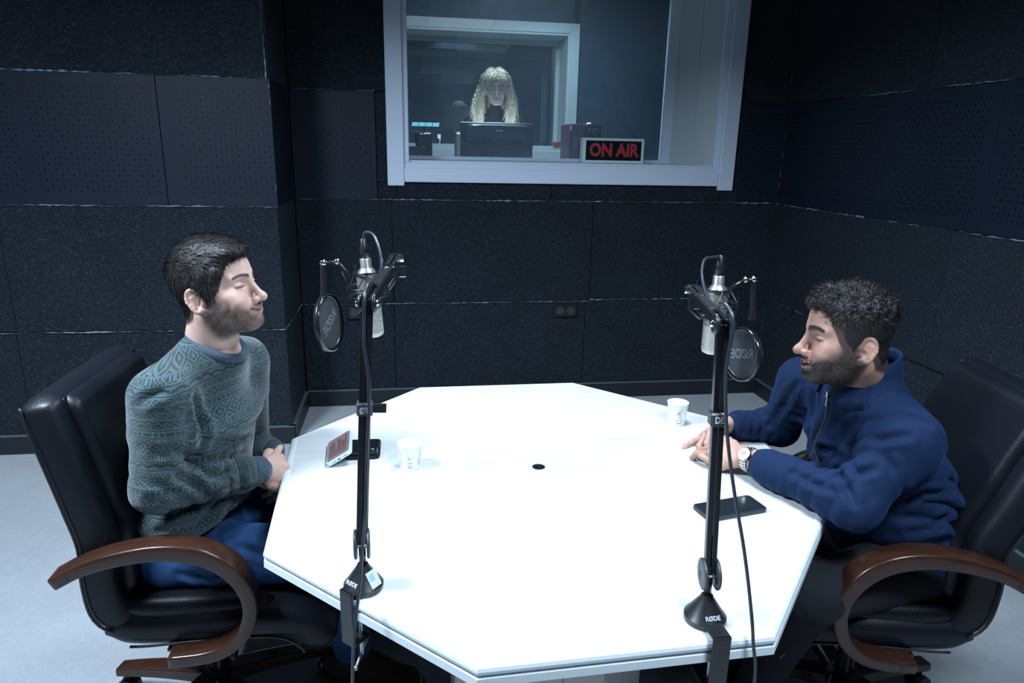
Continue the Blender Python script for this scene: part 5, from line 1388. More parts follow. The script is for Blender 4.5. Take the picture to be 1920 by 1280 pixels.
    for a, b, c in ((hN_, kN, aN), (hF_, kF, aF)): F.cap(a, b, .092, .070, .04); F.cap(b, c, .068, .052, .03); F.wrinkle(b, .1, (1, 0, 1), .04, .004, 3)
    obj_sdf('trousers', F, M['black_cloth'], root)
    M['sole'] = simple('pale_rubber_sole', (.30, .30, .27), .6)
    for an, d in ((aN, Vector((-1, .22, 0))), (aF, Vector((-1, -.05, 0)))):
        d.normalize(); g = Vector((an.x, an.y, 0)); F = SDF(an+Vector((-.30, -.15, -.14)), an+Vector((.16, .15, .06)), .0045)
        F.slab(g-d*.05+Vector((0, 0, .05)), g+d*.17+Vector((0, 0, .045)), d.cross(Vector((0, 0, 1))), .038, .036, .044, .030, .02, .045, pw=2.6); F.cap(g+Vector((0, 0, .05)), an, .044, .042, .03)
        sh = obj_sdf('shoe', F, M['black_cloth'], root)
        F = SDF(an+Vector((-.30, -.15, -.14)), an+Vector((.16, .15, .0)), .0045); F.slab(g-d*.055+Vector((0, 0, .017)), g+d*.18+Vector((0, 0, .017)), d.cross(Vector((0, 0, 1))), .042, .014, .049, .014, .005, .04, pw=3)
        obj_sdf('sole', F, M['sole'], sh)
    # wrist watch
    ax = (wrN-elN).normalized(); wc = wrN.lerp(elN, .050); side_ = ax.cross(Vector((0, 0, 1))).normalized(); upv = side_.cross(ax).normalized()
    out = (Vector((-.25, -.80, .50))); out = (out-ax*out.dot(ax)).normalized(); tg = ax.cross(out)
    t = empty('wristwatch', wc, 0, 'steel wristwatch with a pale dial on the wrist of the man in navy', 'watch')
    R0 = .0325
    for k in range(26):
        a = 2*PI*k/26
        if abs(math.atan2(math.sin(a), math.cos(a))) < .52: continue
        for r_ in (-1, 0, 1):
            dirv = out*math.cos(a)+tg*math.sin(a); c_ = dirv*R0+ax*(r_*.0062)
            Mx = frameM(c_, out*-math.sin(a)+tg*math.cos(a), ax)
            mb = MB(); mb.box((-.0034, -.0028, -.0014), (.0034, .0028, .0016 if r_ else .0021), .0006, Mx); mb.build('bracelet_link', M['chrome'], t)
    Mx = frameM(out*(R0-.002), tg, ax)
    mb = MB(); mb.lathe([(.016, -.002), (.0195, .001), (.0195, .0075), (.0172, .0100), (.0165, .0085)], 32, Mx, cap=True); mb.build('watch_case', M['chrome'], t)
    M['dial'] = simple('pale_watch_dial', (.60, .62, .60), .3)
    mb = MB(); mb.lathe([(.0002, .0086), (.0164, .0089), (.0164, .0085)], 32, Mx); d_ = mb.build('dial', M['dial'], t)
    mb = MB(); mb.box((-.0006, -.001, .0090), (.0006, .011, .0094), 0, Mx); mb.build('hand', M['black'], d_); mb = MB(); mb.box((-.001, -.0008, .0090), (.008, .0008, .0094), 0, Mx); mb.build('hand', M['black'], d_)
    mb = MB(); mb.cyl((Mx @ Vector((.0195, 0, .004))), (Mx @ Vector((.023, 0, .004))), .0022, 8); mb.build('crown', M['chrome'], t)
    return root
man_right()
# ================================================================== the woman behind the glass
def woman():
    y0_ = 5.20
    eye = at(930, 164, y=y0_-.05)
    root = person((eye.x, y0_+.05, CF), 'woman with long curly blonde hair in a black top, behind the studio window')
    fr = hframe(eye, math.radians(-90-3), math.radians(-14), math.radians(3), .93)
    neck = eye+Vector((-.0, .075, -.165))
    F = head_field(toL(neck, fr), smile=1.05, fem=True, open_=0., h=.003, jaw=.93)
    V, Q = F.mesh(); V = relax(V, Q, 1, .3)
    parts = [(toW(V, fr), Q, head_colors(V, (.60, .47, .43), beard=0, brow=(.16, .11, .08), lips=(.42, .16, .16), teeth=False, fem=True))]
    sh = (neck+Vector((-.165, .02, -.085)), neck+Vector((.165, .02, -.085)))
    F = SDF(neck-Vector((.26, .2, .5)), neck+Vector((.26, .2, .05)), .012); F.slab(neck-Vector((0, 0, .45)), neck-Vector((0, 0, .1)), (1, 0, 0), .10, .07, .12, .07, .03); F.cap(neck-Vector((0, 0, .1)), neck, .045, .045)
    V, Q = F.mesh(); parts.append((V, Q, skincol(V, (.6, .47, .43))))
    V, Q, c = merge(parts); mesh_np('body', V, Q, M['skin'], root, {'col': ('FLOAT_COLOR', c)})
    F = SDF(neck-Vector((.32, .25, .62)), neck+Vector((.32, .2, .06)), .007)
    F.slab(neck-Vector((0, -.01, .55)), neck-Vector((0, -.01, .3)), (1, 0, 0), .145, .11, .14, .11, .05); F.slab(neck-Vector((0, -.01, .32)), neck-Vector((0, -.02, .12)), (1, 0, 0), .14, .115, .155, .09, .05)
    for s_ in sh: F.cap(neck-Vector((0, -.01, .05)), s_, .045, .055, .04)
    elb = (sh[0]+Vector((-.05, -.02, -.26)), sh[1]+Vector((.05, -.02, -.26))); wr = (elb[0]+Vector((.07, -.2, -.10)), elb[1]+Vector((-.07, -.2, -.10)))
    for s_, e_, w_ in zip(sh, elb, wr): F.cap(s_, e_, .055, .045, .03); F.cap(e_, w_, .044, .034, .03)
    F.cap(neck-Vector((0, -.005, .06)), neck+Vector((0, -.012, .045)), .056, .052, .02)
    F.bumps(.001, 40, 2)
    obj_sdf('black_top', F, M['black_cloth'], root)
    F = SDF(neck-Vector((.3, .45, 1.45)), neck+Vector((.3, .2, -.45)), .014)
    b0 = Vector((neck.x, neck.y+.02, CF)); zt = neck.z-.55
    F.slab(Vector((b0.x, b0.y, CF+.85)), Vector((b0.x, b0.y, zt)), (1, 0, 0), .165, .115, .14, .105, .05)
    for s_ in (-.085, .085): F.cap((b0.x+s_, b0.y, CF+.80), (b0.x+s_*1.1, b0.y, CF+.05), .08, .05, .04)
    obj_sdf('trousers', F, M['black_cloth'], root)
    for s_ in (-.095, .095):
        mb = MB(); mb.ball((b0.x+s_, b0.y-.06, CF+.035), .05, 12, (.9, 2.3, .65)); mb.build('shoe', M['black'], root, smooth=True, world=True)
    # hands resting on the desk
    # hair: a cap, then wavy locks
    H = SDF((-.135, -.11, -.16), (.11, .11, .155), .004)
    H.ell((-.020, 0, .036), (.104, .086, .094), .02); H.ell((.02, 0, .07), (.07, .060, .052), .03)
    H.ell((.085, 0, -.03), (.060, .056, .098), .012, '-'); H.cap((-.04, 0, -.06), (-.04, 0, -.15), .075, .07, .03)
    H.ell((.06, 0, -.12), (.09, .06, .08), .012, '-')
    H.bumps(.0016, 80, 1)
    V, Q = H.mesh(); N = normals(V, Q)
    def wflow(P): return np.stack([P[:, 0]*4, np.sign(P[:, 1])*1., -.3-6*np.abs(P[:, 1])], 1)
    S1 = strands(V, N, 4500, .05, .0013, wflow, 4, .25, .14, 6, mask=V[:, 2] > -.02)
    hc = np.tile([.26, .20, .11], (len(V), 1))*(1+.25*pnoise(V, 120, 3)[:, None]); sc_ = np.tile([.56, .52, .40], (len(S1[0]), 1))*np.repeat(np.random.default_rng(2).uniform(.5, 1.4, len(S1[0])//14), 14)[:, None]
    parts = [(toW(V, fr), Q, hc), (toW(S1[0], fr), S1[1], sc_)]
    r = np.random.default_rng(11); vsl, qs, cs = [], [], []; n0 = 0
    NL = 900; S = 30
    for i in range(NL):
        sgn = -1 if i % 2 else 1     # left / right of the parting
        bk = r.random()
        x0 = .070-.155*bk; yy = abs(r.normal(0, .020)); p0 = np.array([x0, sgn*yy, .134-.035*((x0+.01)/.08)**2-abs(yy)*.35+r.normal(0, .004)])
        # goes out over the side of the head, then falls in front of or behind the shoulder
        wid = r.uniform(.078, .118)+.012*(bk > .5)
        side_pt = np.array([x0*.55-.010+r.normal(0, .012), sgn*wid*.92, .01+r.normal(0, .02)])
        fr_ = r.uniform(-.055, .075)
        Lz = -r.uniform(.15, .30)
        spread_ = (.045 if sgn < 0 else .0)
        endp = np.array([fr_, sgn*(wid+r.uniform(-.045, .040)+spread_*(-1 if sgn > 0 else 1)), Lz])
        if i % 3 == 0:
            yb_ = r.uniform(-.10, .10); p0 = np.array([-.03-r.random()*.05, yb_*.25, .125+r.normal(0, .004)]); side_pt = np.array([-.118+abs(yb_)*.35, yb_, .01]); endp = np.array([-.125+abs(yb_)*.3, yb_*1.15, Lz])
        c1_ = np.array([x0*.8, sgn*wid*.80, .118]) if i % 3 else np.array([-.10, side_pt[1]*.8, .105])
        t = np.linspace(0, 1, S)
        def cr(a, b, c, d, tt): return None
        P = np.zeros((S, 3))
        for j, tt in enumerate(t):
            if tt < .3: q = tt/.3; P[j] = (1-q)**2*p0+2*q*(1-q)*c1_+q*q*side_pt
            else: q = (tt-.3)/.7; P[j] = side_pt*(1-q)+endp*q+np.array([0, sgn*.018*math.sin(q*PI), 0])
        wv = r.uniform(.020, .034); amp = r.uniform(.004, .009); ph = r.uniform(0, 6.28); arc = np.concatenate([[0], np.cumsum(np.linalg.norm(np.diff(P, axis=0), axis=1))])
        env = np.clip(arc/.08, .1, 1)*amp
        P[:, 1] += env*np.sin(arc/wv*6.28*.8+ph); P[:, 0] += env*np.cos(arc/wv*6.28*.8+ph); 
        w_ = r.uniform(.0016, .0032)*(1-.6*t**3)
        a1 = np.stack([np.sin(arc/wv*5+ph), np.cos(arc/wv*5+ph), 0*t], 1); a1 = a1*.5+np.array([0, 1, 0])
        tg_ = np.gradient(P, axis=0); a1 = np.cross(tg_, np.cross(a1, tg_)); a1 /= np.linalg.norm(a1, axis=1, keepdims=True)+1e-9
        vv = np.empty((2*S, 3)); vv[0::2] = P-a1*w_[:, None]; vv[1::2] = P+a1*w_[:, None]
        b_ = n0+2*np.arange(S-1)[:, None]; qs.append(np.concatenate([b_, b_+1, b_+3, b_+2], 1)); vsl.append(vv)
        base = np.array([.62, .57, .44])*r.uniform(.5, 1.35); cs.append(np.tile(base, (2*S, 1))*(np.repeat(.8+.5*t, 2)[:, None])); n0 += 2*S
    VV = np.concatenate(vsl); parts.append((toW(VV, fr), np.concatenate(qs), np.concatenate(cs)))
    V, Q, c = merge(parts); mesh_np('hair', V, Q, M['hairblond'], root, {'col': ('FLOAT_COLOR', np.clip(c, 0, 1))})
    return root
woman()
# ================================================================== microphone arms
M['grille'] = simple('silver_mesh_grille', (.55, .54, .50), .42, .85, nscale=900, nstr=.6, ndist=.001)
M['micbody'] = simple('champagne_microphone_metal', (.60, .58, .54), .34, .9)
M['cable'] = simple('black_rubber_cable', (.02, .024, .032), .32, spec=.6)
M['popmesh'] = simple('black_nylon_mesh', (.022, .027, .035), .7, nscale=1200, nstr=.5, ndist=.001)
def rod(root, name, a, b, w_, h_, side, mt, parent=None, bev=.0012):
    """square bar from a to b, w along side"""
    a, b = Vector(a), Vector(b); d = b-a; Mx = frameM(a, d, Vector(side)); mb = MB(); mb.box((0, -w_/2, -h_/2), (d.length, w_/2, h_/2), bev, Mx); return mb.build(name, mt, parent or root, world=True)
def boom(label, B, edge_dir, out_dir, jt, elbow, end, ring_t, ring_txt, rot180, spec_side, xd=.05):
    root = empty('microphone_boom_arm', B, 0, label, 'boom arm', 'desk boom arms clamped to the white table')
    B = Vector(B); ed = Vector(edge_dir).normalized(); od = Vector(out_dir).normalized()
    mb = MB(); mb.lathe([(.038, 0), (.0395, .004), (.0395, .011), (.038, .013), (.035, .016), (.0135, .048), (.0105, .054), (.0, .0545)], 40, Matrix.Translation(B)); base = mb.build('base', M['black'], root, world=True)
    base.data.polygons.foreach_set('use_smooth', [True]*len(base.data.polygons)); bv = base.modifiers.new('b', 'EDGE_SPLIT'); bv.split_angle = .5
    # clamp : top tongue, outer plate, lower jaw, screw
    e0 = B+od*.030
    mb = MB(); Mx = frameM(B+Vector((0, 0, 0)), od, ed); L = spec_side
    mb.box((.012, -.018, .009), (L+.006, .018, .0145), .002, Mx); mb.box((L, -.018, -.105), (L+.006, .018, .0145), .002, Mx); mb.box((-.02+.02, -.018, -.108), (L+.006, .018, -.102), .002, Mx)
    mb.build('clamp_bracket', M['black'], root, world=True)
    sx = L-.030
    mb = MB(); mb.cyl(Mx @ Vector((sx, 0, -.150)), Mx @ Vector((sx, 0, -.055)), .004, 12); mb.build('clamp_screw', M['steel'], root, world=True)
    mb = MB(); mb.lathe([(.014, 0), (.014, .006), (.006, .008)], 20, Matrix.Translation(Mx @ Vector((sx, 0, -.0555)))); mb.build('clamp_pad', M['black'], root, world=True)
    mb = MB(); mb.cyl(Mx @ Vector((sx-.035, -.02, -.140)), Mx @ Vector((sx+.035, .02, -.150)), .0028, 8); mb.ball(Mx @ Vector((sx+.036, .0205, -.1502)), .0050, 8); mb.build('clamp_handle', M['steel'], root, world=True, smooth=True)
    # lower joint
    jt = Vector(jt); X_ = Vector((1, xd, 0)).normalized()
    mb = MB(); mb.cyl(B+Vector((0, 0, .05)), jt, .0070, 14); mb.build('swivel_post', M['blackm'], root, world=True, smooth=True)
    for s_ in (-1, 1):
        mb = MB(); mb.lathe([(.026, -.0025), (.0295, 0), (.029, .003), (.024, .0045), (.006, .005), (.004, .0035)], 32, frameM(jt+X_*s_*.0115, Vector((0, 0, 1)), Vector((0, 1, 0)).cross(Vector((0, 0, 1)))*0+Vector((X_.y, -X_.x, 0))*(1 if s_ > 0 else -1)))
        mb.build('joint_disc', M['darkgrey'], root, world=True, smooth=True)
    mb = MB(); mb.cyl(jt-X_*.010, jt+X_*.010, .008, 12); mb.build('joint_axle', M['chrome'], root, world=True)
    elbow = Vector(elbow); d = (elbow-jt).normalized(); fr_ = d.cross(X_).normalized()
    for s_ in (-1, 1): rod(root, 'lower_arm_rail', jt+d*.004+X_*s_*.0056, elbow+X_*s_*.0056, (.0112 if rot180 else .0098), .014, X_, M['blackm'])
    rod(root, 'spring_cover', jt+d*.012+fr_*.004, jt+d*.075+fr_*.004, .0065, .008, X_, M['black'])
    # elbow
    for s_ in (-1, 1):
        mb = MB(); mb.lathe([(.016, -.003), (.0185, 0), (.018, .004), (.013, .0055)], 28, frameM(elbow+X_*s_*.011, Vector((0, 0, 1)), Vector((X_.y, -X_.x, 0))*(1 if s_ > 0 else -1))); mb.build('elbow_disc', M['black'], root, world=True, smooth=True)
        mb = MB(); mb.ball(elbow+X_*s_*.0175, .0062, 12, (.8, 1, 1)); mb.build('elbow_bolt', M['chrome'], root, world=True, smooth=True)
    end = Vector(end); d2 = (end-elbow).normalized()
    for s_ in (-1, 1): rod(root, 'upper_arm_rail', elbow-d2*.006+X_*s_*.0068, end+X_*s_*.0068, .0088, .018, X_, M['blackm'])
    rod(root, 'arm_spine', elbow.lerp(end, .25), elbow.lerp(end, .62), .016, .021, X_, M['black'])
    for s_ in (-1, 1):
        mb = MB(); mb.cyl(end+X_*s_*.006, end+X_*s_*.017, .0085, 14); mb.build('end_bolt', M['chrome'], root, world=True)
    for u in (.3, .0): mb = MB(); mb.cyl(end.lerp(elbow, u)+Vector((0, 0, .008))-X_*.012, end.lerp(elbow, u)+Vector((0, 0, .008))+X_*.012, .0035, 10); mb.build('cross_pin', M['chrome'], root, world=True)
    mb = MB(); mb.cyl(end+Vector((0, 0, .010)), end-Vector((0, 0, .045)), .0062, 14); mb.build('end_swivel', M['black'], root, world=True)
    mb = MB(); Mx = frameM(end-Vector((0, 0, .03))+X_*.006, X_, Vector((0, 0, 1))); mb.box((0, -.012, -.0025), (.016, .012, .0025), .001, Mx); mb.build('wing_knob', M['chrome'], root, world=True)
    # strap with lettering
    rp = jt.lerp(elbow, ring_t); up = d; f_ = -fr_ if fr_.y > 0 else fr_
    mb = MB(); Mx = frameM(rp, d, X_); mb.box((-.013, -.0150, -.0125), (.013, .0150, .0125), .003, Mx); st_ = mb.build('cable_strap', M['darkgrey'], root, world=True)
    if rot180:
        mb = MB(); mb.box((-.009, .0150, -.002), (.009, .040, .003), .001, frameM(rp, d, X_)); mb.build('strap_tail', M['black'], st_, world=True)
    nrm = Vector((X_.y, -X_.x, 0)); Xs = Vector((nrm.y*-1, nrm.x, 0)); Xr = Vector((1, .0, 0)); 
    fx = X_ if X_.cross(d).dot(Vector((0, -1, 0))) > 0 else -X_
    tx, ty = (X_, d)
    if rot180: tx, ty = -X_, -d
    nz_ = X_.cross(d).normalized()
    text_obj('lettering', ring_txt, .017, frameM(rp+nz_*.0130-(tx*0), tx, ty), M['letter'], st_, .0003, .0006, .8)
    # lettering on the base, towards the camera side
    c_ = B+od*.0300+Vector((0, 0, .0205)); nb = (od*.82+Vector((0, 0, .57))).normalized(); tx = Vector((0, 0, 1)).cross(nb).normalized()
    text_obj('lettering', 'RØDE', .0115, frameM(B+od*.0305+Vector((0, 0, .0232)), tx, nb.cross(tx)), M['letter'], base, .0003, .0003, .95)
    return root, jt, elbow, end, X_, base
def mic(label, top, bot, cam_side, ring_side):
    top, bot = Vector(top), Vector(bot); root = empty('microphone', bot, 0, label, 'microphone', 'studio microphones on the boom arms')
    ax = (top-bot).normalized(); x_ = ax.orthogonal().normalized(); Mx = frameM(bot, x_, ax.cross(x_).normalized())
    if (Mx.to_3x3() @ Vector((0, 0, 1))).dot(ax) < 0: Mx = frameM(bot, x_, -ax.cross(x_).normalized())
    L = .165
    pr_ = [(.0, 0), (.016, .0005), (.0225, .004), (.0245, .010)]
    z = .010
    while z < .066: pr_ += [(.0248, z+.0018), (.0232, z+.0030), (.0248, z+.0042)]; z += .0050
    mb = MB(); mb.lathe(pr_, 32, Mx); mb.build('grille', M['grille'], root, world=True, smooth=False)
    mb = MB(); mb.lathe([(.0255, .0705), (.0255, .076), (.0248, .078), (.0248, L-.022), (.0235, L-.016), (.0150, L-.004), (.0128, L), (.0128, L+.018), (.0115, L+.020)], 36, Mx); b_ = mb.build('microphone_body', M['micbody'], root, world=True); b_.data.polygons.foreach_set('use_smooth', [True]*len(b_.data.polygons)); q = b_.modifiers.new('e', 'EDGE_SPLIT'); q.split_angle = .6
    mb = MB(); mb.lathe([(.0102, L+.020), (.0102, L+.044), (.0085, L+.048), (.0072, L+.062), (.0035, L+.066)], 20, Mx); mb.build('cable_plug', M['black'], root, world=True, smooth=True)
    # shock mount
    sm = empty('shock_mount', bot); sm.parent = root; sm.location = (0, 0, 0); sm['label'] = 'black wire shock mount'
    def ring(z_, r_, t_, nm='mount_ring', mt=None):
        mb = MB(); mb.tube([Mx @ Vector((r_*math.cos(a), r_*math.sin(a), z_)) for a in [2*PI*k/32 for k in range(32)]], t_, 8, close=True); return mb.build(nm, mt or M['blackm'], sm, world=True, smooth=True)
    ring(L-.012, .0290, .0028); ring(.088, .0275, .0024); ring(.100, .046, .0022); ring(L-.045, .048, .0022)
    for k in range(4):
        a = PI/4+PI/2*k; c_, s_ = math.cos(a), math.sin(a)
        mb = MB(); mb.tube([Mx @ Vector((.029*c_, .029*s_, L-.012)), Mx @ Vector((.048*math.cos(a+.5), .048*math.sin(a+.5), L-.045))], .0013, 6); mb.build('elastic_cord', M['blackm'], sm, world=True)
        mb = MB(); mb.tube([Mx @ Vector((.029*c_, .029*s_, L-.012)), Mx @ Vector((.048*math.cos(a-.5), .048*math.sin(a-.5), L-.045))], .0013, 6); mb.build('elastic_cord', M['blackm'], sm, world=True)
        mb = MB(); mb.tube([Mx @ Vector((.0275*c_, .0275*s_, .088)), Mx @ Vector((.046*math.cos(a+.5), .046*math.sin(a+.5), .100))], .0013, 6); mb.build('elastic_cord', M['blackm'], sm, world=True)
        mb = MB(); mb.tube([Mx @ Vector((.048*math.cos(a+.5), .048*math.sin(a+.5), L-.045)), Mx @ Vector((.060*math.cos(a+.5), .060*math.sin(a+.5), L-.002)), Mx @ Vector((.046*math.cos(a+.75), .046*math.sin(a+.75), .100))], .0016, 6); mb.build('cage_wire', M['blackm'], sm, world=True, smooth=True)
    return root, Mx, L, sm
def popfilter(label, c, nrm, up, R, hold, txt_side, elbow_pts):
    c = Vector(c); root = empty('pop_filter', c, 0, label, 'pop filter', 'round pop filters beside the microphones')
    n_ = Vector(nrm).normalized(); u_ = Vector(up); u_ = (u_-n_*u_.dot(n_)).normalized(); s_ = u_.cross(n_).normalized()
    Mx = frameM(c, s_, u_)
    mb = MB(); mb.tube([Mx @ Vector((R*math.cos(2*PI*k/48), R*math.sin(2*PI*k/48), 0)) for k in range(48)], .0048, 10, close=True)
    o = mb.build('hoop', M['blackm'], root, world=True, smooth=True)
    mb = MB(); mb.lathe([(R+.002, -.007), (R+.0045, -.006), (R+.0045, .006), (R+.002, .007)], 48, Mx, cap=False); mb.build('rim', M['glassblack'], root, world=True, smooth=True)
    mb = MB(); mb.lathe([(.0001, .0012), (R, .0010), (R, -.001), (.0001, -.0012)], 48, Mx, cap=False); ms = mb.build('mesh_screen', M['popmesh'], root, world=True)
    # mirrored lettering : the screen is seen from behind
    tocam = Vector((0, 0, CAMZ))-c; sg = 1 if (Mx.to_3x3() @ Vector((0, 0, 1))).dot(tocam) > 0 else -1
    zz = (Mx.to_3x3() @ Vector((0, 0, 1)))*sg
    cu = Matrix.Translation(zz*.0018) @ Mx
    rt_ = (cam.matrix_world.to_3x3() @ Vector((1, 0, 0)))
    xs = s_ if s_.dot(rt_) > 0 else -s_
    Mt = Matrix(((-xs.x, u_.x, zz.x, 0), (-xs.y, u_.y, zz.y, 0), (-xs.z, u_.z, zz.z, 0), (0, 0, 0, 1))); Mt.translation = c+zz*.0018
    Mt = Mt @ Matrix.Rotation(txt_side, 4, 'Z')
    text_obj('lettering', 'RØDE', .033, Mt, M['letterdim'], ms, .0002, .0008, .95)
    mb = MB(); mb.tube(elbow_pts, .0040, 10); mb.build('holder_arm', M['blackm'], root, world=True, smooth=True)
    p, q = hold
    mb = MB(); mb.cyl(p, q, .0068, 16); mb.cyl(Vector(q), Vector(q)+(Vector(q)-Vector(p)).normalized()*.012, .0088, 16); mb.build('holder_tube', M['black'], root, world=True)
    mb = MB(); mb.ball(Vector(p)+Vector((0, 0, .006)), .0082, 12); mb.ball(elbow_pts[1], .0075, 12); mb.build('clamp_knob', M['chrome'], root, world=True, smooth=True)['kind'] = 'stuff'
    return root
# ---- left set
# table edge near the left base runs from (-.329,1.392) to (.101,.982)
ed = Vector((.43, -.41, 0)).normalized(); od = Vector((-.41, -.43, 0)).normalized()
BL = at(682, 1100, z=TZ)
rootL, jtL, elL_, endL, XL_, baseL = boom('black boom arm clamped to the left front table edge, white sticker on its base', BL, ed, od, BL+Vector((0.0, .0, .098)), at(688, 568, y=BL.y+.01), at(742, 484, y=1.545), .585, 'RØ', True, .042)
mb = MB(); M['sticker'] = simple('pale_blue_sticker', (.50, .60, .70), .5)
nb = Vector((.75, -.62, .62)).normalized(); tx = Vector((0, 0, 1)).cross(nb).normalized(); ty = nb.cross(tx)
Mx = frameM(BL+Vector((.75, -.62, 0)).normalized()*.0272+Vector((0, 0, .0290)), tx, ty)
mb.box((-.0125, -.0165, -.0012), (.0125, .0165, .0012), 0, Mx); so = mb.build('sticker', M['sticker'], baseL, world=True)
mb = MB()
for k in range(7): mb.box((-.010, .010-.0022*k, .0012), (.004-.001*(k % 3), .0108-.0022*k, .0014), 0, Mx)
mb.build('printed_lines', M['ink'], baseL, world=True)['kind'] = 'stuff'
ym = 1.60
mL, MxL, Lm, smL = mic('studio microphone hanging head down, left of the two, in a black wire shock mount', at(683, 470, y=ym), at(701, 630, y=ym), 0, 0)
mb = MB(); mb.tube([endL-Vector((0, 0, .045)), endL+Vector((-.005, .02, -.055)), MxL @ Vector((.035, -.02, .12))], .0045, 8); mb.tube([endL-Vector((0, 0, .045)), MxL @ Vector((.046, .0, .100))], .0035, 8)
a_ = at(660, 508, y=ym)
mb = MB(); mb.tube([endL-Vector((0, 0, .042)), at(730, 540, y=1.58), at(705, 545, y=1.60-.03)], .0048, 8); mb.build('mount_bracket', M['blackm'], smL, world=True, smooth=True)
yp = 1.63
hp_, hq_ = at(606, 497, y=yp), at(607, 548, y=yp)
nL = Vector((.93, -.30, .10))
popfilter('round pop filter left of the left microphone, mirrored lettering', at(617, 605, y=yp), nL, at(612, 560, y=yp)-at(622, 650, y=yp), .064, (hp_, hq_), -.45, [at(655, 515, y=ym), at(632, 490, y=yp-.01), at(608, 493, y=yp)])
mb = MB(); mb.tube([hq_, at(610, 560, y=yp)], .004, 8)
# ---- right set
ed = Vector((.556, .016, 0)).normalized(); od = Vector((.03, -1, 0)).normalized()
BR = at(1321, 1160, z=TZ)
rootR, jtR, elR_, endR, XR_, baseR = boom('black boom arm clamped to the front table edge near the black phone', BR, ed, od, BR+Vector((0, 0, .098)), at(1355, 607, y=BR.y+.012), at(1298, 543, y=1.39), .645, 'DE', False, BR.y-.988, -.14)
ym = 1.47
mR, MxR, _, smR = mic('studio microphone hanging head down, right of the two, in a black wire shock mount', at(1349, 508, y=ym), at(1334, 662, y=ym), 0, 0)
mb = MB(); mb.tube([endR-Vector((0, 0, .042)), at(1312, 595, y=1.42), at(1330, 592, y=1.45)], .0048, 8); mb.build('mount_bracket', M['blackm'], smR, world=True, smooth=True)
yp = 1.50
hp_, hq_ = at(1413, 528, y=yp), at(1410, 590, y=yp)
popfilter('round pop filter right of the right microphone, mirrored lettering', at(1392, 664, y=yp), Vector((-.98, -.19, .05)), at(1408, 618, y=yp)-at(1376, 708, y=yp), .0615, (hp_, hq_), -.30, [at(1370, 540, y=ym), at(1398, 524, y=yp-.01), at(1412, 526, y=yp)])
def cable(label, pts, r=.0033):
    mb = MB(); mb.tube(bez(pts, 6), r, 8); o = mb.build('microphone_cable', M['cable'], None, smooth=True); tag(o, label, 'cable', 'microphone cables'); return o
plug = MxL @ Vector((0, 0, Lm+.062)); f_ = Vector((0, -1, 0))
def along(a, b, off): return [a.lerp(b, t)+Vector(off) for t in (.12, .4, .62, .9)]
P = [plug, at(684, 436, y=1.60), at(700, 440, y=1.58), at(712, 470, y=1.54), at(715, 502, y=1.47), at(706, 530, y=1.36), elL_+Vector((.006, .02, .034)), elL_+Vector((.0, -.014, .028)), elL_+Vector((-.003, -.030, .0)), at(682, 640, y=BL.y-.015), at(690, 700, y=BL.y-.015), at(692, 760, y=BL.y-.017), at(688, 850, y=BL.y-.018), at(686, 950, y=BL.y-.03), at(680, 1020, y=BL.y-.06), at(674, 1100, y=BL.y-.09), at(664, 1190, y=BL.y-.12), at(661, 1300, y=BL.y-.13), at(664, 1420, y=BL.y-.13), Vector((-.10, BL.y-.12, .04)), Vector((-.05, BL.y-.05, .006)), Vector((.2, BL.y+.1, .006))]
cable('thin black cable running from the left microphone down its boom arm', P)
plug = MxR @ Vector((0, 0, Lm+.062))
P = [plug, at(1338, 482, y=1.46), at(1322, 486, y=1.43), at(1316, 510, y=1.38), at(1322, 545, y=1.30), at(1340, 580, y=1.15), elR_+Vector((.002, .018, .032)), elR_+Vector((.004, -.014, .027)), elR_+Vector((.005, -.028, .0)), at(1362, 690, y=BR.y-.012), at(1361, 770, y=BR.y-.012), at(1366, 840, y=BR.y-.015), at(1378, 930, y=BR.y-.03), at(1395, 1030, y=BR.y-.04), at(1407, 1130, y=BR.y-.055), at(1412, 1200, y=BR.y-.07), at(1412, 1300, y=BR.y-.08), Vector((.60, BR.y-.08, .30)), Vector((.60, BR.y-.06, .03)), Vector((.58, BR.y+.05, .006)), Vector((.45, BR.y+.3, .006))]
cable('thin black cable hanging free from the right microphone past the table edge', P)
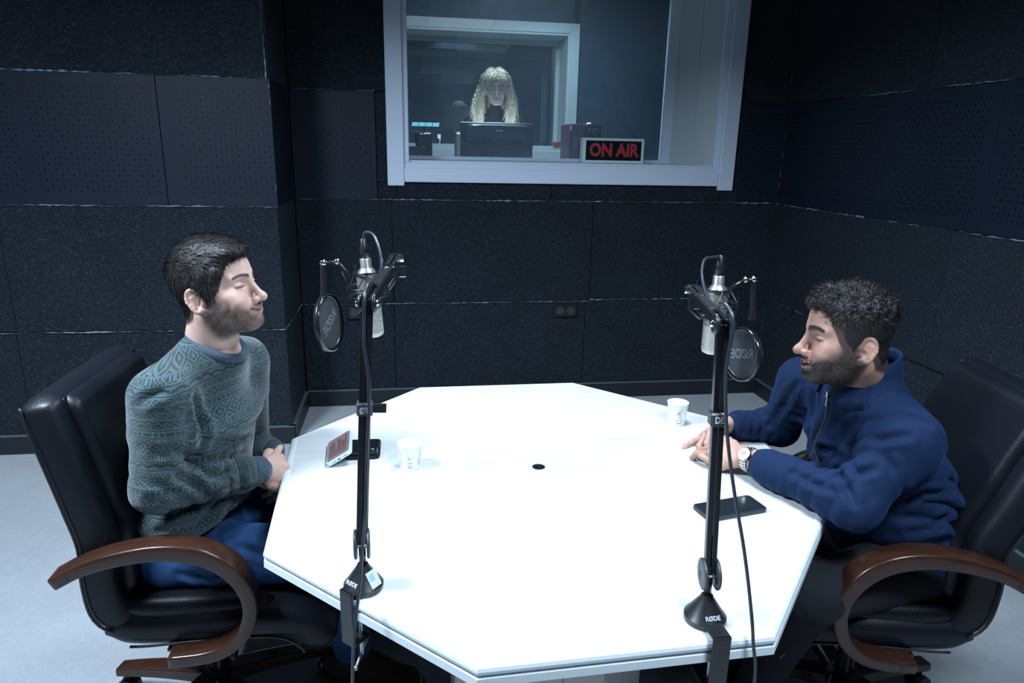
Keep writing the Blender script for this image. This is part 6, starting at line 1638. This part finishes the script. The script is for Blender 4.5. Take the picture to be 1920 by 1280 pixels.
# ================================================================== on the table
def cup(c, rz, label, deco):
    t = empty('paper_cup', c, rz, label, 'cup', 'white paper cups on the table')
    mb = MB(); mb.lathe([(.0245, .004), (.0250, .0), (.0262, .0), (.0330, .070), (.0345, .0715), (.0345, .0735), (.0325, .0740), (.0318, .0715), (.0250, .006), (.0002, .005)], 40, cap=False)
    o = mb.build('cup_body', M['white_paper'], t, smooth=True)
    q = o.modifiers.new('e', 'EDGE_SPLIT'); q.split_angle = .9
    def S(a, z): r_ = .0262+(.0330-.0262)*z/.07+.0003; return Vector((r_*math.cos(a), r_*math.sin(a), z))
    if deco == 'bars':
        for k, (z, h_) in enumerate(((.008, .010), (.022, .006), (.034, .008))):
            mb = MB(); n_ = 6
            for j in range(n_ if z < .03 else 4):
                a = -PI/2+(j-n_/2)*.075; vs = [S(a, z), S(a+.045, z), S(a+.045, z+h_), S(a, z+h_)]; mb.add([p*1.0 for p in vs], [(0, 1, 2, 3)])
            p_ = mb.build('printed_bars', simple('pale_grey_print', (.40, .42, .42), .6) if k == 0 else bpy.data.materials['pale_grey_print'], t); p_['kind'] = 'stuff'
        for a0 in (-PI/2-1.0, -PI/2+1.05):
            mb = MB(); mb.tube([S(a0+.22*math.cos(u)*.9, .024+.010*math.sin(u)) for u in [2*PI*k/16 for k in range(16)]], .0005, 4, close=True); mb.tube([S(a0+.1*math.sin(k*.9), .038+.003*k) for k in range(7)], .0005, 4); mb.build('printed_steam_swirl', M['ink'], t)['kind'] = 'stuff'
    else:
        a0 = -PI/2-.35
        for pts in ([(.30*math.cos(u), .018+.008*math.sin(u)*(1 if math.sin(u) < 0 else .25)) for u in [2*PI*k/20 for k in range(21)]], [(.30+.10*math.cos(u), .018+.006*math.sin(u)) for u in [-1.6+3.2*k/10 for k in range(11)]], [(-.38+.76*k/12, .008+.0012*math.cos(k)) for k in range(13)],
                    [(.05+.20*math.sin(k*.75), .026+.0032*k) for k in range(12)], [(-.1+.16*math.cos(k*.8), .028+.0026*k) for k in range(9)], [(.12-.14*math.sin(k*.6), .036+.002*k) for k in range(9)]):
            mb = MB(); mb.tube([S(a0+u, z) for u, z in pts], .0006, 4); mb.build('printed_drawing', M['ink'], t)
    return t
cup(at(769, 876, z=TZ)+Vector((0, 0, .0005)), 0, 'white paper cup with printed bars, near the left boom arm', 'bars')
cup(at(1268, 793, z=TZ)+Vector((0, 0, .0005)), .2, 'white paper cup with a steaming cup drawing, by the clasped hands', 'swirl')
# black phone lying flat at right
def phone(corner, ex, ey, wx, wy, th, label, case, screen):
    t = empty('mobile_phone', corner, 0, label, 'phone'); ex = Vector(ex).normalized(); ey = Vector(ey); ey = (ey-ex*ey.dot(ex)).normalized()
    Mx = frameM(corner, ex, ey)
    def slab_(nm, ins, z0_, z1_, r_, mt, par):
        pts = []
        for cx_, cy_, a0 in ((wx-ins-r_, wy-ins-r_, 0), (ins+r_, wy-ins-r_, PI/2), (ins+r_, ins+r_, PI), (wx-ins-r_, ins+r_, 3*PI/2)):
            for k in range(6): a = a0+PI/2*k/5; pts.append((cx_+r_*math.cos(a), cy_+r_*math.sin(a)))
        mb = MB(); mb.prism(pts, z0_, z1_, Mx); o = mb.build(nm, mt, par, world=True); bv = o.modifiers.new('b', 'BEVEL'); bv.width = min(.0015, (z1_-z0_)*.3); bv.segments = 2; bv.limit_method = 'ANGLE'; return o
    slab_('phone_case', 0, 0, th, .011, case, t); slab_('screen', .0035, th-.0002, th+.0006, .008, screen, t)
    return t, Mx
a, b_, c_ = at(1330, 980, z=TZ), at(1440, 960, z=TZ), at(1299, 946, z=TZ)
M['darkscreen'] = simple('dark_phone_screen', (.012, .016, .02), .16, spec=.6)
M['blackcase'] = simple('dark_phone_case', (.02, .028, .032), .4)
ex = (b_-a).normalized(); 
tp, Mx = phone(a+Vector((0, 0, .0003)), b_-a, (c_-a), (b_-a).length, .076, .010, 'black phone lying face up on the table beside the right boom arm', M['blackcase'], M['darkscreen'])
for k, yy in enumerate((.020, .030)): mb = MB(); mb.box((-.0005, yy, .004), (.0005, yy+.005, .006), 0, Mx); mb.build('port', M['black'], tp, world=True)
# wallet with the pale phone leaning on it
w0 = at(664, 862, z=TZ); w1 = at(706, 861, z=TZ); w2 = at(709, 818, z=TZ)
t = empty('wallet', w1, 0, 'black leather wallet lying behind the left boom arm, pale phone propped on it', 'wallet')
ey = (w2-w1); ey.z = 0; Mx = frameM(w1, Vector((-1, 0.0, 0)), Vector((0, -1, 0))); Mx = Matrix.Translation(w1+Vector((0, 0, .0003)))
mb = MB(); mb.box((-.088, 0, 0), (.0, .098, .011), .003, Mx); mb.build('lower_flap', M['leather'], t, world=True); mb = MB(); mb.box((-.088, .001, .0125), (-.001, .097, .022), .003, Mx); mb.build('upper_flap', M['leather'], t, world=True)
mb = MB(); mb.cyl(Mx @ Vector((.0, .004, .0115)), Mx @ Vector((.0, .094, .0115)), .0105, 10); mb.build('fold', M['leather'], t, world=True, smooth=True)
mb = MB(); mb.lathe([(.0055, 0), (.006, .001), (.004, .003), (.0, .0035)], 16, Matrix.Translation(w1+Vector((-.012, .022, .0222)))); mb.build('snap_button', M['chrome'], t, world=True, smooth=True)
pc = at(615, 877, z=TZ+.001)
M['pink'] = simple('pinkish_lit_screen', (.10, .07, .075), .3, emit=(.22, .165, .185), estr=.6)
tp, Mx = phone(pc, Vector((.86, .06, .50)), Vector((-.06, 1, .0)), .077, .150, .012, 'phone in a pale case with a pinkish text screen, leaning on the black wallet', M['case'], M['pink'])
M['txt'] = simple('screen_text', (.05, .03, .035), .5)
mb = MB(); rr = random.Random(3)
for k in range(9): mb.box((.012+.0062*k, .016, .0128), (.0142+.0062*k, .100+.036*rr.random() if k != 3 else .06, .0130), 0, Mx)
o = mb.build('screen_text_lines', M['txt'], tp, world=True); o['kind'] = 'stuff'
mb = MB(); mb.box((.034, -.0004, .004), (.043, .0006, .0072), .0004, Mx); mb.build('charging_port', M['black'], tp, world=True)
for x_ in (.018, .052): mb = MB(); mb.box((x_, -.0004, .0048), (x_+.011, .0006, .0062), .0003, Mx); mb.build('speaker_slot', M['darkgrey'], tp, world=True)
